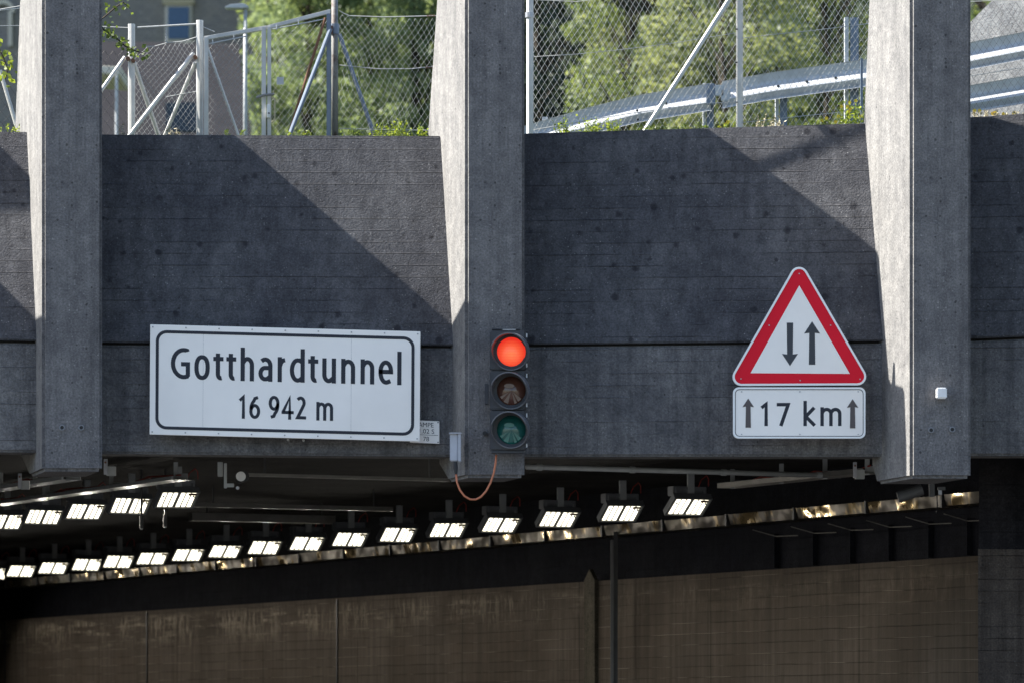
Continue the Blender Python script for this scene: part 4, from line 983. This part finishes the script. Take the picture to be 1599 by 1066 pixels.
# street lamp
YS = 64.
t = thing('street_lamp', tuple(P(383, 260, YS)), 'slim grey street lamp with a flat head behind the gate', 'street lamp')
mb = MB(); mb.tube([P(383, 330, YS), P(383, 12, YS)], [.035, .026], 10); mb.build('pole', M['galv_paint'], t, smooth=True)
mb = MB(); c = P(368, 9.5, YS); mb.prism([P(350, 11, YS-.1), P(360, 6.5, YS-.1), P(380, 5, YS-.1), P(388, 9, YS-.1), P(386, 13, YS-.1), P(354, 13, YS-.1)], (0, .2, 0)); mb.build('lamp_head', M['galv'], t, bevel=.01)

# ------------------------------------------------------------------ vegetation
def leaf_cloud(clumps, nper, size, rng, droop=0.):
    vs = []; fs = []
    for (c, r) in clumps:
        for _ in range(nper):
            while True:
                d = Vector((rng.uniform(-1, 1), rng.uniform(-1, 1), rng.uniform(-1, 1)))
                if .15 < d.length < 1: break
            d = d.normalized()*(d.length**.5); p = c+Vector((d.x*r, d.y*r, d.z*r*(.7-.2*droop)))
            u = Vector((rng.gauss(0, 1), rng.gauss(0, 1), rng.gauss(0, 1)-droop)).normalized()
            w = u.cross(Vector((rng.gauss(0, 1), rng.gauss(0, 1), rng.gauss(0, 1)))).normalized()
            s_ = size*rng.uniform(.55, 1.25); k = len(vs)
            vs += [p-u*s_*.5, p+w*s_*.28-u*s_*.05, p+u*s_*.55, p-w*s_*.28-u*s_*.05]; fs.append((k, k+1, k+2, k+3))
    return vs, fs
def tree(px_, Y, H, rad, mat, label, seed, nclump=70, nper=110, size=.16, conifer=False, name='tree', clump=.55, zb=None, group='trees on the wooded slope'):
    rng = random.Random(seed); X = (px_-799.5)*Y/F; z0 = terr(X, Y)-.2 if zb is None else zb
    t = thing(name, (X, Y, z0), label, 'tree' if 'shrub' not in name else 'shrub', group)
    mb = MB(); top = Vector((X+rng.uniform(-.3, .3), Y, z0+H*.9)); base = Vector((X, Y, z0))
    pts = [base.lerp(top, k/6)+Vector((rng.uniform(-.1, .1), rng.uniform(-.1, .1), 0)) for k in range(7)]
    mb.tube(pts, [H*.007*(1-.85*k/6)+.01 for k in range(7)], 8)
    cl = []
    for i in range(nclump):
        u = rng.random()
        if conifer:
            h = H*(.12+.88*u); rr = rad*(1-u)**.8+.15; a = rng.uniform(0, 2*math.pi); q_ = rr*rng.uniform(.12, 1)
            c = base+Vector((q_*math.cos(a), q_*math.sin(a), h-.12*q_)); r = clump*(1.1-.6*u)
        else:
            a = rng.uniform(0, 2*math.pi); ph = math.acos(rng.uniform(-.85, 1)); q_ = rad*rng.uniform(.55, 1.)**.6
            c = base+Vector((q_*math.sin(ph)*math.cos(a), q_*math.sin(ph)*math.sin(a), H*.60+q_*math.cos(ph)*(H*.42/rad))); r = clump*rng.uniform(.6, 1.25)
        cl.append((c, r))
        if i % 3 == 0:
            s_ = base.lerp(top, max(.12, min(.95, (c.z-z0)/H-.12))); mb.tube([s_, s_.lerp(c, .5)+Vector((0, 0, .1)), c], [.035, .02, .008], 5)
    mb.build('trunk', M['bark'], t)
    vs, fs = leaf_cloud(cl, nper, size, rng, .8 if conifer else 0)
    m = MB(); m.add(vs, fs); m.build('crown', M[mat], t, keep=True)
    return t
# conifers and bushes seen behind the gate
tree(482, 112, 17, 1.75, 'leaf_con', 'soft green conifer directly behind the right leaf of the gate', 11, 210, 190, .13, True, 'conifer_tree', .55)
tree(575, 118, 18, 2.1, 'leaf_con', 'soft green conifer right of the tall weathered post', 12, 240, 190, .13, True, 'conifer_tree', .6)
tree(655, 112, 17, 1.9, 'leaf_con', 'soft green conifer just left of the middle pillar', 13, 210, 190, .13, True, 'conifer_tree', .55)
tree(425, 128, 19, 1.3, 'leaf_con', 'slim pale conifer farther back left of the gate middle', 14, 150, 180, .15, True, 'conifer_tree', .6)
tree(525, 140, 26, 3.2, 'leaf_mid', 'broad tree high behind the conifers and the gate', 15, 130, 160, .22, False, 'broad_tree', .9)
tree(625, 145, 26, 3.4, 'leaf_mid', 'broad tree high behind the sagging fence', 16, 130, 160, .22, False, 'broad_tree', .9)
tree(720, 140, 24, 3.4, 'leaf_mid', 'broad tree half hidden behind the middle pillar', 17, 120, 150, .22, False, 'broad_tree', .9)
# right side
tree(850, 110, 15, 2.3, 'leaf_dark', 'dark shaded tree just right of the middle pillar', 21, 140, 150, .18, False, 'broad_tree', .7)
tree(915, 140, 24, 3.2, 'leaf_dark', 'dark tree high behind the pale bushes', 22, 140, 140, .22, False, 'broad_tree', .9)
tree(972, 96, 9.7, 1.1, 'leaf_mid', 'mid green bush left of the long leaning strut', 23, 80, 110, .13, False, 'leafy_shrub', .45)
tree(1030, 98, 11.3, 1.8, 'leaf_pale', 'large pale green bush behind the long leaning strut', 24, 130, 120, .14, False, 'leafy_shrub', .5)
tree(1130, 94, 10.2, 1.8, 'leaf_pale', 'pale grey-green bush left of the square fence post', 25, 120, 120, .14, False, 'leafy_shrub', .5)
tree(1030, 112, 15.5, 1.9, 'leaf_pale', 'tall pale bush at the top between middle pillar and strut', 26, 120, 130, .16, False, 'leafy_shrub', .5)
tree(1215, 108, 12.5, 1.9, 'leaf_mid', 'dense green bush right of the square fence post', 27, 120, 130, .15, False, 'leafy_shrub', .55)
tree(1300, 102, 11.2, 1.9, 'leaf_mid', 'dark green bush left of the right pillar', 28, 120, 130, .15, False, 'leafy_shrub', .5)
tree(1180, 135, 21, 3.4, 'leaf_mid', 'broad tree high behind the square fence post', 29, 120, 140, .2, False, 'broad_tree', .85)
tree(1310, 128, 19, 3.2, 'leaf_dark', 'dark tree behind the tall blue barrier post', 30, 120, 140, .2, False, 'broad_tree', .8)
tree(1075, 138, 22, 3.4, 'leaf_pale', 'pale broad tree filling the top middle of the right fence', 31, 130, 140, .2, False, 'broad_tree', .85)
tree(1430, 130, 19, 3.2, 'leaf_mid', 'broad tree hidden mostly behind the right pillar', 32, 90, 120, .2, False, 'broad_tree', .75)
tree(1535, 110, 17, 2.6, 'leaf_mid', 'green tree peeping above the pale concrete at the top right', 33, 90, 120, .2, False, 'broad_tree', .7)
# yellow-green shrubs low behind the gate
tree(492, 60, 1.0, .28, 'leaf_yel', 'small yellow-green shrub low behind the tall weathered post', 41, 34, 60, .06, False, 'small_shrub', .12, group='low shrubs')
tree(590, 62, .95, .5, 'leaf_yel', 'small yellow-green shrub low behind the sagging fence', 42, 30, 40, .06, False, 'small_shrub', .14, group='low shrubs')
tree(655, 62, .9, .3, 'leaf_yel', 'small yellow-green shrub low beside the middle pillar', 43, 24, 40, .06, False, 'small_shrub', .14, group='low shrubs')

def weed(x, y, Y, hpx, n_, spread, mat, label, seed, flowers=0, name='weed', leafs=.028):
    rng = random.Random(seed); b = P(x, y, Y); k = Y/F
    t = thing(name, tuple(b), label, 'plant', 'weeds growing on the wall top')
    ms = MB(); ml = MB(); mf = MB()
    for i in range(n_):
        dx = rng.uniform(-1, 1)*spread*k; h = hpx*k*rng.uniform(.35, 1)*(1-.35*abs(dx)/(spread*k)); lean = rng.uniform(-.35, .35)*h
        p0_ = b+Vector((dx, rng.uniform(-.06, .1), -.05)); p1 = p0_+Vector((lean*.4, 0, h*.6)); p2 = p0_+Vector((lean, rng.uniform(-.05, .05), h+.05))
        ms.tube([p0_, p1, p2], [.003, .0025, .0015], 4)
        for j in range(9):
            u = rng.uniform(.25, 1.02); c = p0_.lerp(p2, u); s_ = leafs*rng.uniform(.6, 1.3)
            d = Vector((rng.gauss(0, 1), rng.gauss(0, 1), rng.gauss(.4, .6))).normalized(); w = d.cross(Vector((rng.gauss(0, 1), rng.gauss(0, 1), rng.gauss(0, 1)))).normalized()
            ml.add([c, c+d*s_*.5+w*s_*.3, c+d*s_, c+d*s_*.5-w*s_*.3], [(0, 1, 2, 3)])
        if flowers and i % 3 == 0:
            mf = MB()
            for a in range(5): an = a*1.256; d5 = Vector((math.cos(an), -.3, math.sin(an)))*.02; e5 = Vector((-math.sin(an), 0, math.cos(an)))*.008; mf.add([p2, p2+d5*.6+e5, p2+d5, p2+d5*.6-e5], [(0, 1, 2, 3)])
            mf.build('flower', M['flower'], t, keep=True)
    ms.build('stem', M['dry'] if mat == 'dry' else M[mat], t, keep=True)
    if mat != 'dry': ml.build('leaves', M[mat], t, keep=True)
    else: ml.build('seed_head', M['dry'], t, keep=True)
YW = 41.6
weed(600, 212, YW, 26, 22, 26, 'leaf_yel', 'bright weeds on the wall top right of the blue-grey strut', 51)
weed(618, 212, YW, 34, 8, 10, 'leaf_yel', 'tall thin weed on the wall top near the sagging fence middle', 52)
weed(650, 212, YW, 22, 12, 16, 'leaf_yel', 'bright weeds on the wall top close to the middle pillar', 53)
weed(548, 212, YW, 14, 12, 18, 'leaf_twig', 'low weeds at the foot of the tall weathered post', 54)
weed(470, 213, YW, 12, 8, 20, 'leaf_yel', 'low weeds below the right leaf of the gate', 55)
weed(905, 209, YW, 32, 26, 30, 'leaf_yel', 'leafy bright green weeds on the wall top before the barrier end', 56)
weed(878, 209, YW, 46, 7, 8, 'leaf_twig', 'tall green weed on the wall top near the short barrier post', 57)
weed(945, 207, YW, 26, 18, 22, 'leaf_yel', 'bright weeds on the wall top left of the leaning strut', 58)
weed(1030, 206, YW, 14, 22, 34, 'leaf_twig', 'low grassy weeds on the wall top right of the leaning strut', 59)
weed(1085, 204, YW, 12, 14, 24, 'leaf_twig', 'low weeds on the wall top before the blue barrier post', 60)
weed(1134, 203, YW, 16, 8, 10, 'leaf_yel', 'yellow weeds left of the square fence post', 61, 1)
weed(1200, 200, YW, 26, 14, 24, 'dry', 'dry grass on the wall top right of the square fence post', 62)
weed(1290, 196, YW, 20, 12, 26, 'leaf_twig', 'low weeds with yellow flowers on the wall top before the barrier', 63, 1)
weed(1330, 194, YW, 46, 22, 13, 'leaf_yel', 'tall leafy weed with yellow flowers beside the right pillar', 64, 1, leafs=.034)
weed(1560, 183, YW, 14, 26, 44, 'dry', 'dry grass with yellow blossoms below the barrier at the far right', 65, 1)
weed(193, 212, YW, 24, 3, 6, 'dry', 'thin dry stalk on the wall top beside the leftmost pillar', 66)
weed(272, 212, YW, 16, 6, 10, 'dry', 'short dry stalks below the left fence', 67)
weed(362, 213, YW, 14, 7, 24, 'leaf_twig', 'low weeds below the left leaf of the gate', 68)
weed(12, 207, YW, 18, 12, 22, 'leaf_yel', 'yellowish weeds on the wall top at the far left', 69)
def twig(pts, Y, label, seed, mat='leaf_twig', nl=60, sz=.05):
    rng = random.Random(seed); w = [P(x, y, Y) for x, y in pts]
    t = thing('leafy_branch', tuple(w[0]), label, 'branch'); mb = MB(); mb.tube(w, [.008]*(len(w)-1)+[.002], 5); mb.build('twig', M['bark'], t)
    ml = MB()
    for i in range(nl):
        u = rng.random()*(len(w)-1); k = int(u); c = w[k].lerp(w[k+1], u-k)+Vector((rng.gauss(0, .035), rng.gauss(0, .05), rng.gauss(0, .035))); s_ = sz*rng.uniform(.6, 1.2)
        d = Vector((rng.gauss(0, 1), rng.gauss(0, .6), rng.gauss(-.3, .8))).normalized(); v = d.cross(Vector((rng.gauss(0, .5), 1, rng.gauss(0, .5)))).normalized()
        ml.add([c, c+d*s_*.45+v*s_*.36, c+d*s_, c+d*s_*.45-v*s_*.36], [(0, 1, 2, 3)])
    ml.build('leaves', M[mat], t, keep=True)
twig([(140, 45), (165, 25), (180, 12), (192, 4), (204, 14)], 41.9, 'small green twig arching out beside the leftmost pillar at the top', 71, nl=34, sz=.045)
twig([(140, 20), (163, 48), (180, 58), (195, 72), (212, 80), (226, 84)], 41.9, 'green leafy twig hanging across the first fence post', 72, nl=90, sz=.05)
twig([(-10, 60), (5, 90), (12, 108), (8, 128)], 41.9, 'yellow-green leaves at the far left edge', 73, 'leaf_yel', 46, .06)
for o in bpy.data.objects:
    if '_o' in o: del o['_o']
